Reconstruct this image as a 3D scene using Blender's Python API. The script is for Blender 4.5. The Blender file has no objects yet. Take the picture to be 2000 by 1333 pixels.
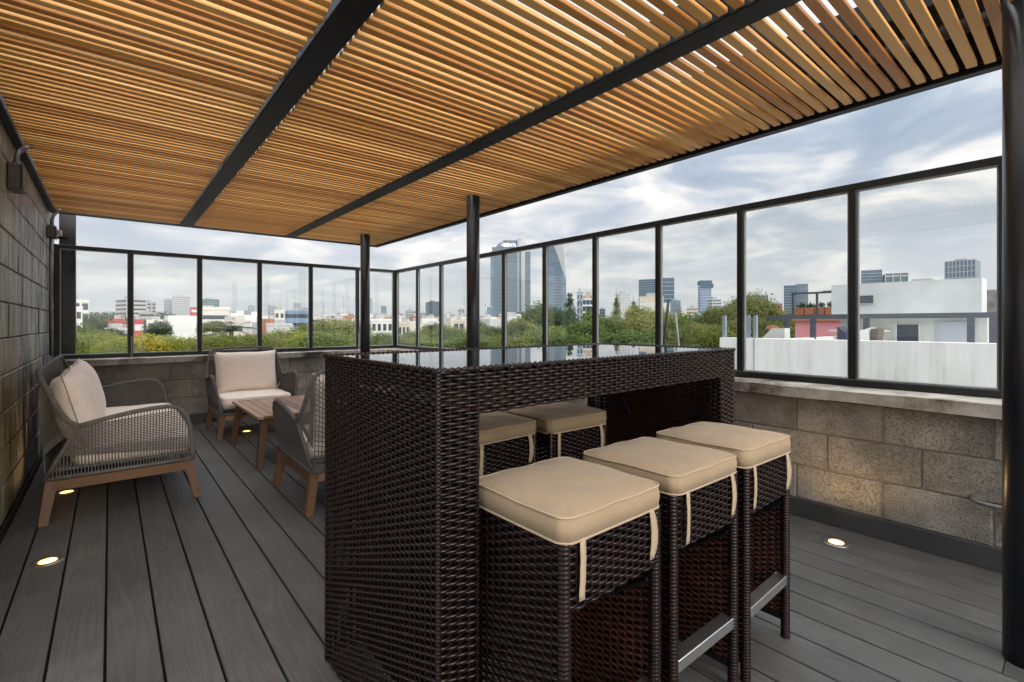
import bpy, math, random
import numpy as np
from mathutils import Vector, Matrix

SC = bpy.context.scene
COL = SC.collection
R = math.radians

# ------------------------------------------------------------------ camera
YAW, FPX, HOR, EYE = R(39.704), 945.6, 633.14, 1.2
cam_d = bpy.data.cameras.new('camera')
cam_d.sensor_width = 36.0
cam_d.lens = FPX / 2000 * 36
cam_d.shift_y = -(666.5 - HOR) / 2000
cam_d.clip_start = 0.05
cam_d.clip_end = 30000
cam = bpy.data.objects.new('camera', cam_d)
COL.objects.link(cam)
cam.location = (0, 0, EYE)
cam.rotation_euler = (R(90), 0, -YAW)
SC.camera = cam

# ------------------------------------------------------------------ world
SUN_EL, SUN_AZ = R(24), R(184)      # azimuth clockwise from +Y
w = bpy.data.worlds.new('World')
SC.world = w
w.use_nodes = True
nt = w.node_tree
nt.nodes.clear()
N = nt.nodes.new
L = nt.links.new
out = N('ShaderNodeOutputWorld')
sky = N('ShaderNodeTexSky')
sky.sky_type = 'NISHITA'
sky.sun_disc = False
sky.sun_elevation = SUN_EL
sky.sun_rotation = SUN_AZ
bg1 = N('ShaderNodeBackground')
bg1.inputs['Strength'].default_value = 0.06
L(sky.outputs[0], bg1.inputs['Color'])
tc = N('ShaderNodeTexCoord')
sep = N('ShaderNodeSeparateXYZ')
L(tc.outputs['Generated'], sep.inputs[0])
def wmath(op, a, b=None, clamp=False):
    n = N('ShaderNodeMath')
    n.operation = op
    n.use_clamp = clamp
    for i, v in enumerate((a, b)):
        if v is None:
            continue
        if isinstance(v, (int, float)):
            n.inputs[i].default_value = v
        else:
            L(v, n.inputs[i])
    return n.outputs[0]
zc = wmath('MAXIMUM', sep.outputs[2], 0.0)
den = wmath('ADD', zc, 0.16)
cmb = N('ShaderNodeCombineXYZ')
L(wmath('DIVIDE', sep.outputs[0], den), cmb.inputs[0])
L(wmath('DIVIDE', sep.outputs[1], den), cmb.inputs[1])
cmb.inputs[2].default_value = 3.7
ns = N('ShaderNodeTexNoise')
ns.inputs['Scale'].default_value = 1.55
ns.inputs['Detail'].default_value = 10
ns.inputs['Roughness'].default_value = 0.55
ns.inputs['Distortion'].default_value = 0.5
L(cmb.outputs[0], ns.inputs['Vector'])
rp = N('ShaderNodeValToRGB')
cr = rp.color_ramp
cr.elements[0].position = 0.38
cr.elements[0].color = (0.34, 0.44, 0.57, 1)
cr.elements[1].position = 0.62
cr.elements[1].color = (1.30, 1.22, 1.13, 1)
e = cr.elements.new(0.47)
e.color = (0.48, 0.57, 0.69, 1)
e = cr.elements.new(0.54)
e.color = (0.82, 0.84, 0.87, 1)
L(ns.outputs[0], rp.inputs[0])
mx = N('ShaderNodeMix')
mx.data_type = 'RGBA'
hz = wmath('MULTIPLY', wmath('SUBTRACT', 1.0, wmath('DIVIDE', zc, 0.26), True), 0.58)
L(hz, mx.inputs[0])
L(rp.outputs[0], mx.inputs[6])
mx.inputs[7].default_value = (1.22, 1.14, 1.08, 1)
bg2 = N('ShaderNodeBackground')
# an overcast sky is brightest overhead
ov = N('ShaderNodeMapRange')
ov.interpolation_type = 'SMOOTHSTEP'
ov.inputs[1].default_value, ov.inputs[2].default_value = 0.25, 1.0
ov.inputs[3].default_value, ov.inputs[4].default_value = 0.445, 2.2
L(zc, ov.inputs[0])
L(ov.outputs[0], bg2.inputs['Strength'])
L(mx.outputs[2], bg2.inputs['Color'])
ms = N('ShaderNodeMixShader')
ms.inputs[0].default_value = 0.90
L(bg1.outputs[0], ms.inputs[1])
L(bg2.outputs[0], ms.inputs[2])
L(ms.outputs[0], out.inputs['Surface'])

# ------------------------------------------------------------------ sun (soft, through cloud)
sd = bpy.data.lights.new('sun', 'SUN')
sd.energy = 1.3
sd.angle = R(30)
sd.color = (1.0, 0.93, 0.84)
sun = bpy.data.objects.new('sun', sd)
COL.objects.link(sun)
sv = Vector((math.sin(SUN_AZ) * math.cos(SUN_EL), math.cos(SUN_AZ) * math.cos(SUN_EL), math.sin(SUN_EL)))
sun.rotation_euler = sv.to_track_quat('Z', 'Y').to_euler()

# ------------------------------------------------------------------ render
SC.view_settings.view_transform = 'Standard'
SC.view_settings.look = 'None'
SC.view_settings.gamma = 1
SC.view_settings.exposure = 1.1
SC.view_settings.use_curve_mapping = False
SC.render.engine = 'CYCLES'
cy = SC.cycles
cy.use_denoising = True
cy.max_bounces = 10
cy.diffuse_bounces = 5
cy.glossy_bounces = 4
cy.transmission_bounces = 4
cy.transparent_max_bounces = 16
cy.volume_bounces = 0
cy.caustics_reflective = False
cy.caustics_refractive = False
cy.sample_clamp_indirect = 4

# ------------------------------------------------------------------ helpers
def material(name):
    m = bpy.data.materials.new(name)
    m.use_nodes = True
    t = m.node_tree
    return m, t, t.nodes['Principled BSDF'], t.nodes.new, t.links.new

def simple(name, col, rough=0.6, metal=0.0, var=0.15, scale=4.0, bump=0.0, bscale=60.0, stretch=(1, 1, 1), rnd=0.0, spec=0.5, coord='Object', detail=4):
    """Principled with a noisy tint, optional per-object tint and optional fine bump."""
    m, t, p, N, L = material(name)
    p.inputs['Roughness'].default_value = rough
    p.inputs['Metallic'].default_value = metal
    p.inputs['Specular IOR Level'].default_value = spec
    tc = N('ShaderNodeTexCoord')
    mp = N('ShaderNodeMapping')
    mp.inputs['Scale'].default_value = stretch
    L(tc.outputs[coord], mp.inputs[0])
    n = N('ShaderNodeTexNoise')
    n.inputs['Scale'].default_value = scale
    n.inputs['Detail'].default_value = detail
    L(mp.outputs[0], n.inputs['Vector'])
    mr = N('ShaderNodeMapRange')
    mr.inputs[1].default_value = 0.28
    mr.inputs[2].default_value = 0.72
    mr.inputs[3].default_value = 1 - var
    mr.inputs[4].default_value = 1 + var
    L(n.outputs[0], mr.inputs[0])
    fac = mr.outputs[0]
    if rnd:
        oi = N('ShaderNodeObjectInfo')
        m2 = N('ShaderNodeMapRange')
        m2.inputs[3].default_value = 1 - rnd
        m2.inputs[4].default_value = 1 + rnd
        L(oi.outputs['Random'], m2.inputs[0])
        mm = N('ShaderNodeMath')
        mm.operation = 'MULTIPLY'
        L(fac, mm.inputs[0])
        L(m2.outputs[0], mm.inputs[1])
        fac = mm.outputs[0]
    vm = N('ShaderNodeVectorMath')
    vm.operation = 'SCALE'
    vm.inputs[0].default_value = col[:3]
    L(fac, vm.inputs['Scale'])
    L(vm.outputs[0], p.inputs['Base Color'])
    if bump:
        b = N('ShaderNodeTexNoise')
        b.inputs['Scale'].default_value = bscale
        b.inputs['Detail'].default_value = 5
        L(mp.outputs[0], b.inputs['Vector'])
        bp = N('ShaderNodeBump')
        bp.inputs['Strength'].default_value = bump
        bp.inputs['Distance'].default_value = 0.01
        L(b.outputs[0], bp.inputs['Height'])
        L(bp.outputs[0], p.inputs['Normal'])
    return m

def ramp_node(N, stops):
    r = N('ShaderNodeValToRGB')
    c = r.color_ramp
    c.elements[0].position, c.elements[0].color = stops[0][0], (*stops[0][1], 1)
    c.elements[1].position, c.elements[1].color = stops[-1][0], (*stops[-1][1], 1)
    for p, col in stops[1:-1]:
        c.elements.new(p).color = (*col, 1)
    return r

def mapped(N, L, coord, scale=(1, 1, 1), shift_random=0.0):
    tc = N('ShaderNodeTexCoord')
    mp = N('ShaderNodeMapping')
    mp.inputs['Scale'].default_value = scale
    L(tc.outputs[coord], mp.inputs[0])
    if shift_random:
        oi = N('ShaderNodeObjectInfo')
        ma = N('ShaderNodeMath')
        ma.operation = 'MULTIPLY'
        ma.inputs[1].default_value = shift_random
        L(oi.outputs['Random'], ma.inputs[0])
        cb = N('ShaderNodeCombineXYZ')
        for i in range(3):
            L(ma.outputs[0], cb.inputs[i])
        L(cb.outputs[0], mp.inputs['Location'])
    return mp.outputs[0]

def noise(N, L, vec, scale, detail=4, rough=0.5, dist=0.0):
    n = N('ShaderNodeTexNoise')
    n.inputs['Scale'].default_value = scale
    n.inputs['Detail'].default_value = detail
    n.inputs['Roughness'].default_value = rough
    n.inputs['Distortion'].default_value = dist
    L(vec, n.inputs['Vector'])
    return n.outputs[0]

class MB:
    """collects faces for ONE mesh object"""
    def __init__(s):
        s.v, s.f = [], []
    def add(s, verts, faces):
        o = len(s.v)
        s.v += [tuple(p) for p in verts]
        s.f += [tuple(i + o for i in f) for f in faces]
        return s
    def box(s, x0, x1, y0, y1, z0, z1):
        v = [(x, y, z) for z in (z0, z1) for y in (y0, y1) for x in (x0, x1)]
        return s.add(v, [(0, 2, 3, 1), (4, 5, 7, 6), (0, 1, 5, 4), (2, 6, 7, 3), (0, 4, 6, 2), (1, 3, 7, 5)])
    def bevbox(s, x0, x1, y0, y1, z0, z1, b):
        """box with chamfered edges"""
        c = ((x0 + x1) / 2, (y0 + y1) / 2, (z0 + z1) / 2)
        h = ((x1 - x0) / 2, (y1 - y0) / 2, (z1 - z0) / 2)
        V, idx = [], {}
        for sx in (-1, 1):
            for sy in (-1, 1):
                for sz in (-1, 1):
                    for k in range(3):
                        q = [sx * (h[0] - b), sy * (h[1] - b), sz * (h[2] - b)]
                        q[k] = (sx, sy, sz)[k] * h[k]
                        idx[(sx, sy, sz, k)] = len(V)
                        V.append([c[i] + q[i] for i in range(3)])
        F = []
        S = (-1, 1)
        for k in range(3):
            a, d = (k + 1) % 3, (k + 2) % 3
            for sg in S:
                loop = []
                for (p, q) in ((-1, -1), (1, -1), (1, 1), (-1, 1)):
                    t = [0, 0, 0]
                    t[k], t[a], t[d] = sg, p, q
                    loop.append(idx[(*t, k)])
                F.append(tuple(loop if sg > 0 else loop[::-1]))
        for k in range(3):
            a, d = (k + 1) % 3, (k + 2) % 3
            for p in S:
                for q in S:
                    t0, t1 = [0, 0, 0], [0, 0, 0]
                    t0[k], t0[a], t0[d] = -1, p, q
                    t1[k], t1[a], t1[d] = 1, p, q
                    l = [idx[(*t0, a)], idx[(*t1, a)], idx[(*t1, d)], idx[(*t0, d)]]
                    F.append(tuple(l if p * q > 0 else l[::-1]))
        for sx in S:
            for sy in S:
                for sz in S:
                    l = [idx[(sx, sy, sz, k)] for k in range(3)]
                    F.append(tuple(l if sx * sy * sz > 0 else l[::-1]))
        return s.add(V, F)
    def prism(s, poly, axis, a, b):
        """extrude a 2-D polygon along axis 0/1/2 from a to b"""
        n = len(poly)
        def P(p, h):
            q = list(p)
            q.insert(axis, h)
            return q
        v = [P(p, a) for p in poly] + [P(p, b) for p in poly]
        f = [tuple(range(n))[::-1], tuple(range(n, 2 * n))] + [(i, (i + 1) % n, n + (i + 1) % n, n + i) for i in range(n)]
        return s.add(v, f)
    def tube(s, pts, r, n=8, caps=True, closed=False):
        pts = [Vector(p) for p in pts]
        m = len(pts)
        rs = r if isinstance(r, (list, tuple)) else [r] * m
        V = []
        ref = None
        for i, p in enumerate(pts):
            a = pts[(i - 1) % m] if (i or closed) else p
            b = pts[(i + 1) % m] if (i < m - 1 or closed) else p
            t = (b - a).normalized()
            if ref is None:
                ref = Vector((0, 0, 1)) if abs(t.z) < 0.9 else Vector((1, 0, 0))
            u = (ref - t * ref.dot(t))
            u.normalize()
            ref = u
            q = t.cross(u)
            for k in range(n):
                an = 2 * math.pi * k / n
                V.append(p + (u * math.cos(an) + q * math.sin(an)) * rs[i])
        F = []
        for i in range(m if closed else m - 1):
            for k in range(n):
                j = (i + 1) % m
                F.append((i * n + k, i * n + (k + 1) % n, j * n + (k + 1) % n, j * n + k))
        if caps and not closed:
            F.append(tuple(range(n))[::-1])
            F.append(tuple(range((m - 1) * n, m * n)))
        return s.add(V, F)
    def cyl(s, x, y, z0, z1, r, n=24):
        return s.tube([(x, y, z0), (x, y, z1)], r, n)
    def hexa(s, bot, top):
        """bot/top: four points each, counter-clockwise from above"""
        return s.add(list(bot) + list(top), [(3, 2, 1, 0), (4, 5, 6, 7)] + [(i, (i + 1) % 4, 4 + (i + 1) % 4, 4 + i) for i in range(4)])
    def mesh(s, name, mat, smooth=False):
        me = bpy.data.meshes.new(name)
        me.from_pydata(s.v, [], s.f)
        if mat is not None:
            for mm in (mat if isinstance(mat, (list, tuple)) else [mat]):
                me.materials.append(mm)
        if smooth:
            me.shade_smooth()
        me.update()
        return me
    def build(s, name, mat, parent=None, smooth=False, loc=(0, 0, 0)):
        o = bpy.data.objects.new(name, s.mesh(name, mat, smooth))
        COL.objects.link(o)
        o.parent = parent
        o.location = loc
        return o

def np_mesh(name, V, F, mat, smooth=True):
    """V (n,3) array, F (m,4) array of quads"""
    me = bpy.data.meshes.new(name)
    V = np.asarray(V, dtype=np.float32)
    F = np.asarray(F, dtype=np.int32)
    me.vertices.add(len(V))
    me.vertices.foreach_set('co', V.ravel())
    k = F.shape[1]
    me.loops.add(F.size)
    me.loops.foreach_set('vertex_index', F.ravel())
    me.polygons.add(len(F))
    me.polygons.foreach_set('loop_start', np.arange(0, F.size, k, dtype=np.int32))
    me.update(calc_edges=True)
    me.validate()
    if smooth:
        me.shade_smooth()
    me.materials.append(mat)
    return me

def obj(name, me, parent=None, loc=(0, 0, 0), kind=None):
    o = bpy.data.objects.new(name, me)
    COL.objects.link(o)
    o.parent = parent
    o.location = loc
    if kind:
        o['kind'] = kind
    return o

def tag(o, label, cat, group=None):
    o['label'] = label
    o['category'] = cat
    if group:
        o['group'] = group
    return o

def thing(name, label, cat, loc=(0, 0, 0), rz=0.0, group=None):
    o = bpy.data.objects.new(name, None)
    COL.objects.link(o)
    o.empty_display_size = 0.1
    o.location = loc
    o.rotation_euler = (0, 0, rz)
    return tag(o, label, cat, group)

def copy_tree(o, parent=None):
    c = o.copy()
    COL.objects.link(c)
    c.parent = parent
    for ch in list(o.children):
        copy_tree(ch, c)
    return c

FW = Vector((math.sin(YAW), math.cos(YAW), 0))
RT = Vector((math.cos(YAW), -math.sin(YAW), 0))
def spot(px, d, z=0.0):
    """a place d metres deep along the viewing direction, on photograph column px"""
    q = FW * d + RT * ((px - 1000) / FPX * d)
    return Vector((q.x, q.y, z))
def hgt(py, d):
    return EYE + (HOR - py) / FPX * d

# ------------------------------------------------------------------ materials
M = {}
M['black_steel'] = simple('black_steel', (0.006, 0.007, 0.008), 0.5, 0.0, 0.15, 6, 0.05, 90, spec=0.3)
M['post_steel'] = simple('post_steel', (0.012, 0.013, 0.017), 0.33, 0.0, 0.2, 5, 0.06, 60)
M['frame'] = simple('bronze_aluminium', (0.017, 0.018, 0.018), 0.35, 0.3, 0.15, 8)
M['gasket'] = simple('grey_bead', (0.30, 0.31, 0.30), 0.5, 0.2, 0.1, 8)
M['skirt'] = simple('dark_skirting', (0.040, 0.041, 0.043), 0.6, 0, 0.15, 5, 0.15, 80)
M['dark_void'] = simple('under_deck', (0.006, 0.006, 0.006), 0.9)
M['grey_box'] = simple('grey_enamel', (0.10, 0.098, 0.09), 0.45, 0.1, 0.15, 20)
M['conduit'] = simple('galvanised', (0.20, 0.20, 0.19), 0.42, 0.6, 0.25, 30)
M['steel'] = simple('stainless', (0.80, 0.79, 0.78), 0.32, 1.0, 0.08, 30, 0.04, 40, (1, 40, 40))
M['white_plastic'] = simple('white_plastic', (0.7, 0.69, 0.66), 0.4)

def m_glass():
    m, t, p, N, L = material('window_glass')
    t.nodes.remove(p)
    o = t.nodes['Material Output']
    tr = N('ShaderNodeBsdfTransparent')
    tr.inputs[0].default_value = (0.965, 0.98, 0.975, 1)
    gl = N('ShaderNodeBsdfGlossy')
    gl.inputs['Roughness'].default_value = 0.0
    lwt = N('ShaderNodeLayerWeight')
    lwt.inputs[0].default_value = 0.5
    pw = N('ShaderNodeMath')
    pw.operation = 'POWER'
    pw.inputs[1].default_value = 5.0
    L(lwt.outputs['Facing'], pw.inputs[0])
    ml = N('ShaderNodeMath')
    ml.operation = 'MULTIPLY_ADD'
    ml.inputs[1].default_value = 0.9
    ml.inputs[2].default_value = 0.042
    L(pw.outputs[0], ml.inputs[0])
    mx = N('ShaderNodeMixShader')
    L(ml.outputs[0], mx.inputs[0])
    L(tr.outputs[0], mx.inputs[1])
    L(gl.outputs[0], mx.inputs[2])
    L(mx.outputs[0], o.inputs['Surface'])
    return m
M['glass'] = m_glass()

def m_black_glass():
    m, t, p, N, L = material('black_glass')
    p.inputs['Base Color'].default_value = (0.006, 0.006, 0.008, 1)
    p.inputs['Roughness'].default_value = 0.015
    p.inputs['IOR'].default_value = 1.65
    return m
M['black_glass'] = m_black_glass()

def m_deck():
    m, t, p, N, L = material('composite_deck')
    v = mapped(N, L, 'Object', (1, 1, 1), 37.0)
    # cathedral grain: rings of a long, thin cone cut lengthwise
    mp = N('ShaderNodeMapping')
    mp.inputs['Scale'].default_value = (9.0, 0.75, 1)
    L(v, mp.inputs[0])
    n1 = noise(N, L, mp.outputs[0], 1.0, 2, 0.4, 0.3)
    a = N('ShaderNodeMath')
    a.operation = 'MULTIPLY'
    a.inputs[1].default_value = 95.0
    L(n1, a.inputs[0])
    sn = N('ShaderNodeMath')
    sn.operation = 'SINE'
    L(a.outputs[0], sn.inputs[0])
    mp2 = N('ShaderNodeMapping')
    mp2.inputs['Scale'].default_value = (160, 6, 1)
    L(v, mp2.inputs[0])
    n2 = noise(N, L, mp2.outputs[0], 1.0, 3, 0.6)
    n3 = noise(N, L, v, 2.3, 5, 0.6)
    ad = N('ShaderNodeMath')
    ad.operation = 'MULTIPLY_ADD'
    ad.inputs[1].default_value = 0.5
    L(sn.outputs[0], ad.inputs[0])
    L(n2, ad.inputs[2])
    oi = N('ShaderNodeObjectInfo')
    def mr(src, lo, hi, a=0.0, b=1.0):
        k = N('ShaderNodeMapRange')
        k.inputs[1].default_value, k.inputs[2].default_value = a, b
        k.inputs[3].default_value, k.inputs[4].default_value = lo, hi
        L(src, k.inputs[0])
        return k.outputs[0]
    def mul(x, y):
        k = N('ShaderNodeMath')
        k.operation = 'MULTIPLY'
        L(x, k.inputs[0])
        L(y, k.inputs[1])
        return k.outputs[0]
    f = mul(mul(mr(ad.outputs[0], 0.87, 1.14, -0.2, 1.2), mr(n3, 0.74, 1.22, 0.3, 0.7)), mr(oi.outputs['Random'], 0.90, 1.1))
    vm = N('ShaderNodeVectorMath')
    vm.operation = 'SCALE'
    vm.inputs[0].default_value = (0.071, 0.070, 0.068)
    L(f, vm.inputs['Scale'])
    L(vm.outputs[0], p.inputs['Base Color'])
    L(mr(n3, 0.46, 0.62), p.inputs['Roughness'])
    p.inputs['Specular IOR Level'].default_value = 0.4
    bp = N('ShaderNodeBump')
    bp.inputs['Strength'].default_value = 0.35
    bp.inputs['Distance'].default_value = 0.002
    L(ad.outputs[0], bp.inputs['Height'])
    L(bp.outputs[0], p.inputs['Normal'])
    return m
M['deck'] = m_deck()

def m_wood(name, stops, axis=0, rough=0.5, grain=1.0, rnd=True):
    """timber with the grain along one object axis and a tint per piece"""
    m, t, p, N, L = material(name)
    sc = [28.0, 28.0, 28.0]
    sc[axis] = 1.6
    v = mapped(N, L, 'Object', (1, 1, 1), 53.0)
    mp = N('ShaderNodeMapping')
    mp.inputs['Scale'].default_value = sc
    L(v, mp.inputs[0])
    n = noise(N, L, mp.outputs[0], 1.0, 5, 0.62, 0.6)
    oi = N('ShaderNodeObjectInfo')
    r = ramp_node(N, stops)
    if rnd:
        ma = N('ShaderNodeMath')
        ma.operation = 'MULTIPLY_ADD'
        ma.inputs[1].default_value = 0.42 * grain
        L(n, ma.inputs[0])
        mb = N('ShaderNodeMath')
        mb.operation = 'MULTIPLY_ADD'
        mb.inputs[1].default_value = 0.95
        mb.inputs[2].default_value = -0.16
        L(oi.outputs['Random'], mb.inputs[0])
        L(mb.outputs[0], ma.inputs[2])
        L(ma.outputs[0], r.inputs[0])
    else:
        L(n, r.inputs[0])
    L(r.outputs[0], p.inputs['Base Color'])
    p.inputs['Roughness'].default_value = rough
    p.inputs['Specular IOR Level'].default_value = 0.35
    bp = N('ShaderNodeBump')
    bp.inputs['Strength'].default_value = 0.25
    bp.inputs['Distance'].default_value = 0.002
    L(n, bp.inputs['Height'])
    L(bp.outputs[0], p.inputs['Normal'])
    return m
M['slat'] = m_wood('oiled_slat', [(0.0, (0.46, 0.19, 0.045)), (0.22, (0.62, 0.285, 0.07)), (0.6, (0.76, 0.40, 0.105)), (1.0, (0.84, 0.50, 0.18))], 0, 0.45)
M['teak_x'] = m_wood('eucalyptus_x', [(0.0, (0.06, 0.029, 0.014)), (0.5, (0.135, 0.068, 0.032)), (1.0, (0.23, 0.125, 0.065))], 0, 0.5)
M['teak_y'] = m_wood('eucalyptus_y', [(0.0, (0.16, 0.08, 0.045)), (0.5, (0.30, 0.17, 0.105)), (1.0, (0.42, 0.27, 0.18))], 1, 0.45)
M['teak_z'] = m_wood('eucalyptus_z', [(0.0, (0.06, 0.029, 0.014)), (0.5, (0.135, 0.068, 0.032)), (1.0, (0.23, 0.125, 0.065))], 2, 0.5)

def m_block():
    m, t, p, N, L = material('pitted_concrete_block')
    g = N('ShaderNodeNewGeometry')
    v = mapped(N, L, 'Object', (1, 1, 1), 19.0)
    n1 = noise(N, L, v, 3.0, 5, 0.6)
    n2 = noise(N, L, v, 130.0, 5, 0.75)
    n3 = noise(N, L, g.outputs['Position'], 2.2, 7, 0.68)
    r1 = ramp_node(N, [(0.25, (0.20, 0.185, 0.155)), (0.5, (0.335, 0.312, 0.268)), (0.75, (0.45, 0.42, 0.365))])
    L(n1, r1.inputs[0])
    pits = N('ShaderNodeMapRange')
    pits.inputs[1].default_value, pits.inputs[2].default_value = 0.36, 0.50
    pits.inputs[3].default_value, pits.inputs[4].default_value = 0.45, 1.0
    L(n2, pits.inputs[0])
    st = N('ShaderNodeMapRange')
    st.inputs[1].default_value, st.inputs[2].default_value = 0.35, 0.65
    st.inputs[3].default_value, st.inputs[4].default_value = 0.52, 1.18
    L(n3, st.inputs[0])
    oi = N('ShaderNodeObjectInfo')
    rr = N('ShaderNodeMapRange')
    rr.inputs[3].default_value, rr.inputs[4].default_value = 0.82, 1.14
    L(oi.outputs['Random'], rr.inputs[0])
    fac = None
    for q in (pits.outputs[0], st.outputs[0], rr.outputs[0]):
        if fac is None:
            fac = q
            continue
        k = N('ShaderNodeMath')
        k.operation = 'MULTIPLY'
        L(fac, k.inputs[0])
        L(q, k.inputs[1])
        fac = k.outputs[0]
    vm = N('ShaderNodeVectorMath')
    vm.operation = 'SCALE'
    L(r1.outputs[0], vm.inputs[0])
    L(fac, vm.inputs['Scale'])
    L(vm.outputs[0], p.inputs['Base Color'])
    p.inputs['Roughness'].default_value = 0.92
    p.inputs['Specular IOR Level'].default_value = 0.2
    bp = N('ShaderNodeBump')
    bp.inputs['Strength'].default_value = 0.9
    bp.inputs['Distance'].default_value = 0.004
    L(pits.outputs[0], bp.inputs['Height'])
    L(bp.outputs[0], p.inputs['Normal'])
    return m
M['block'] = m_block()
M['mortar'] = simple('mortar', (0.20, 0.18, 0.15), 0.95, 0, 0.25, 12, 0.5, 60)

def m_coping():
    m, t, p, N, L = material('weathered_coping')
    g = N('ShaderNodeNewGeometry')
    n1 = noise(N, L, g.outputs['Position'], 3.2, 6, 0.65)
    n2 = noise(N, L, g.outputs['Position'], 34.0, 4, 0.6)
    r = ramp_node(N, [(0.34, (0.055, 0.046, 0.036)), (0.46, (0.19, 0.165, 0.13)), (0.60, (0.34, 0.31, 0.265)), (0.8, (0.48, 0.45, 0.40))])
    ma = N('ShaderNodeMath')
    ma.operation = 'MULTIPLY_ADD'
    ma.inputs[1].default_value = 0.28
    L(n2, ma.inputs[0])
    mb = N('ShaderNodeMath')
    mb.operation = 'MULTIPLY_ADD'
    mb.inputs[1].default_value = 1.5
    mb.inputs[2].default_value = -0.36
    L(n1, mb.inputs[0])
    L(mb.outputs[0], ma.inputs[2])
    L(ma.outputs[0], r.inputs[0])
    L(r.outputs[0], p.inputs['Base Color'])
    p.inputs['Roughness'].default_value = 0.85
    bp = N('ShaderNodeBump')
    bp.inputs['Strength'].default_value = 0.5
    bp.inputs['Distance'].default_value = 0.004
    L(n2, bp.inputs['Height'])
    L(bp.outputs[0], p.inputs['Normal'])
    return m
M['coping'] = m_coping()

def m_mural():
    """block wall under old spray paint: charcoal, chalky smears, ochre towards the near end"""
    m, t, p, N, L = material('painted_block')
    g = N('ShaderNodeNewGeometry')
    pos = g.outputs['Position']
    def mapv(scale):
        mp = N('ShaderNodeMapping')
        mp.inputs['Scale'].default_value = scale
        L(pos, mp.inputs[0])
        return mp.outputs[0]
    n1 = noise(N, L, mapv((1, 2.6, 0.75)), 1.5, 7, 0.66, 1.4)
    r1 = ramp_node(N, [(0.32, (0.016, 0.017, 0.019)), (0.44, (0.06, 0.062, 0.066)), (0.52, (0.19, 0.19, 0.19)), (0.62, (0.46, 0.45, 0.43))])
    L(n1, r1.inputs[0])
    n2 = noise(N, L, mapv((1, 2.0, 0.7)), 1.7, 4, 0.55, 1.6)
    r2 = ramp_node(N, [(0.3, (0.05, 0.046, 0.022)), (0.5, (0.26, 0.235, 0.13)), (0.68, (0.46, 0.42, 0.29))])
    L(n2, r2.inputs[0])
    sp = N('ShaderNodeSeparateXYZ')
    L(pos, sp.inputs[0])
    mr = N('ShaderNodeMapRange')
    mr.inputs[1].default_value, mr.inputs[2].default_value = 4.75, 4.0
    L(sp.outputs[1], mr.inputs[0])
    nn = noise(N, L, mapv((1, 1, 1)), 1.9, 3)
    k = N('ShaderNodeMath')
    k.operation = 'MULTIPLY_ADD'
    k.inputs[1].default_value = 1.4
    k.inputs[2].default_value = -0.7
    L(nn, k.inputs[0])
    s2 = N('ShaderNodeMath')
    s2.operation = 'ADD'
    s2.use_clamp = True
    L(mr.outputs[0], s2.inputs[0])
    L(k.outputs[0], s2.inputs[1])
    mz = N('ShaderNodeMapRange')       # colour turns paler towards the top of the wall
    mz.inputs[1].default_value, mz.inputs[2].default_value = 1.95, 2.3
    L(sp.outputs[2], mz.inputs[0])
    mxa = N('ShaderNodeMix')
    mxa.data_type = 'RGBA'
    L(s2.outputs[0], mxa.inputs[0])
    L(r1.outputs[0], mxa.inputs[6])
    L(r2.outputs[0], mxa.inputs[7])
    mxb = N('ShaderNodeMix')
    mxb.data_type = 'RGBA'
    L(mz.outputs[0], mxb.inputs[0])
    L(mxa.outputs[2], mxb.inputs[6])
    mxb.inputs[7].default_value = (0.30, 0.285, 0.25, 1)
    n4 = noise(N, L, pos, 60.0, 4, 0.7)
    pt = N('ShaderNodeMapRange')
    pt.inputs[1].default_value, pt.inputs[2].default_value = 0.34, 0.5
    pt.inputs[3].default_value, pt.inputs[4].default_value = 0.5, 1.05
    L(n4, pt.inputs[0])
    vm = N('ShaderNodeVectorMath')
    vm.operation = 'SCALE'
    L(mxb.outputs[2], vm.inputs[0])
    L(pt.outputs[0], vm.inputs['Scale'])
    L(vm.outputs[0], p.inputs['Base Color'])
    p.inputs['Roughness'].default_value = 0.45
    bp = N('ShaderNodeBump')
    bp.inputs['Strength'].default_value = 0.7
    bp.inputs['Distance'].default_value = 0.004
    L(pt.outputs[0], bp.inputs['Height'])
    L(bp.outputs[0], p.inputs['Normal'])
    return m
M['mural'] = m_mural()
M['mural_mortar'] = simple('painted_mortar', (0.022, 0.021, 0.02), 0.9, 0, 0.3, 10)

def m_wicker(name, c0, c1, rough):
    m, t, p, N, L = material(name)
    v = mapped(N, L, 'Object', (14, 14, 110))
    n = noise(N, L, v, 1.0, 3, 0.6)
    r = ramp_node(N, [(0.3, c0), (0.7, c1)])
    L(n, r.inputs[0])
    L(r.outputs[0], p.inputs['Base Color'])
    p.inputs['Roughness'].default_value = rough
    p.inputs['Specular IOR Level'].default_value = 0.36
    return m
M['wicker'] = m_wicker('dark_resin_wicker', (0.004, 0.003, 0.003), (0.020, 0.009, 0.007), 0.28)
M['wicker_in'] = m_wicker('brown_resin_wicker', (0.030, 0.010, 0.006), (0.085, 0.028, 0.014), 0.4)

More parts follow.
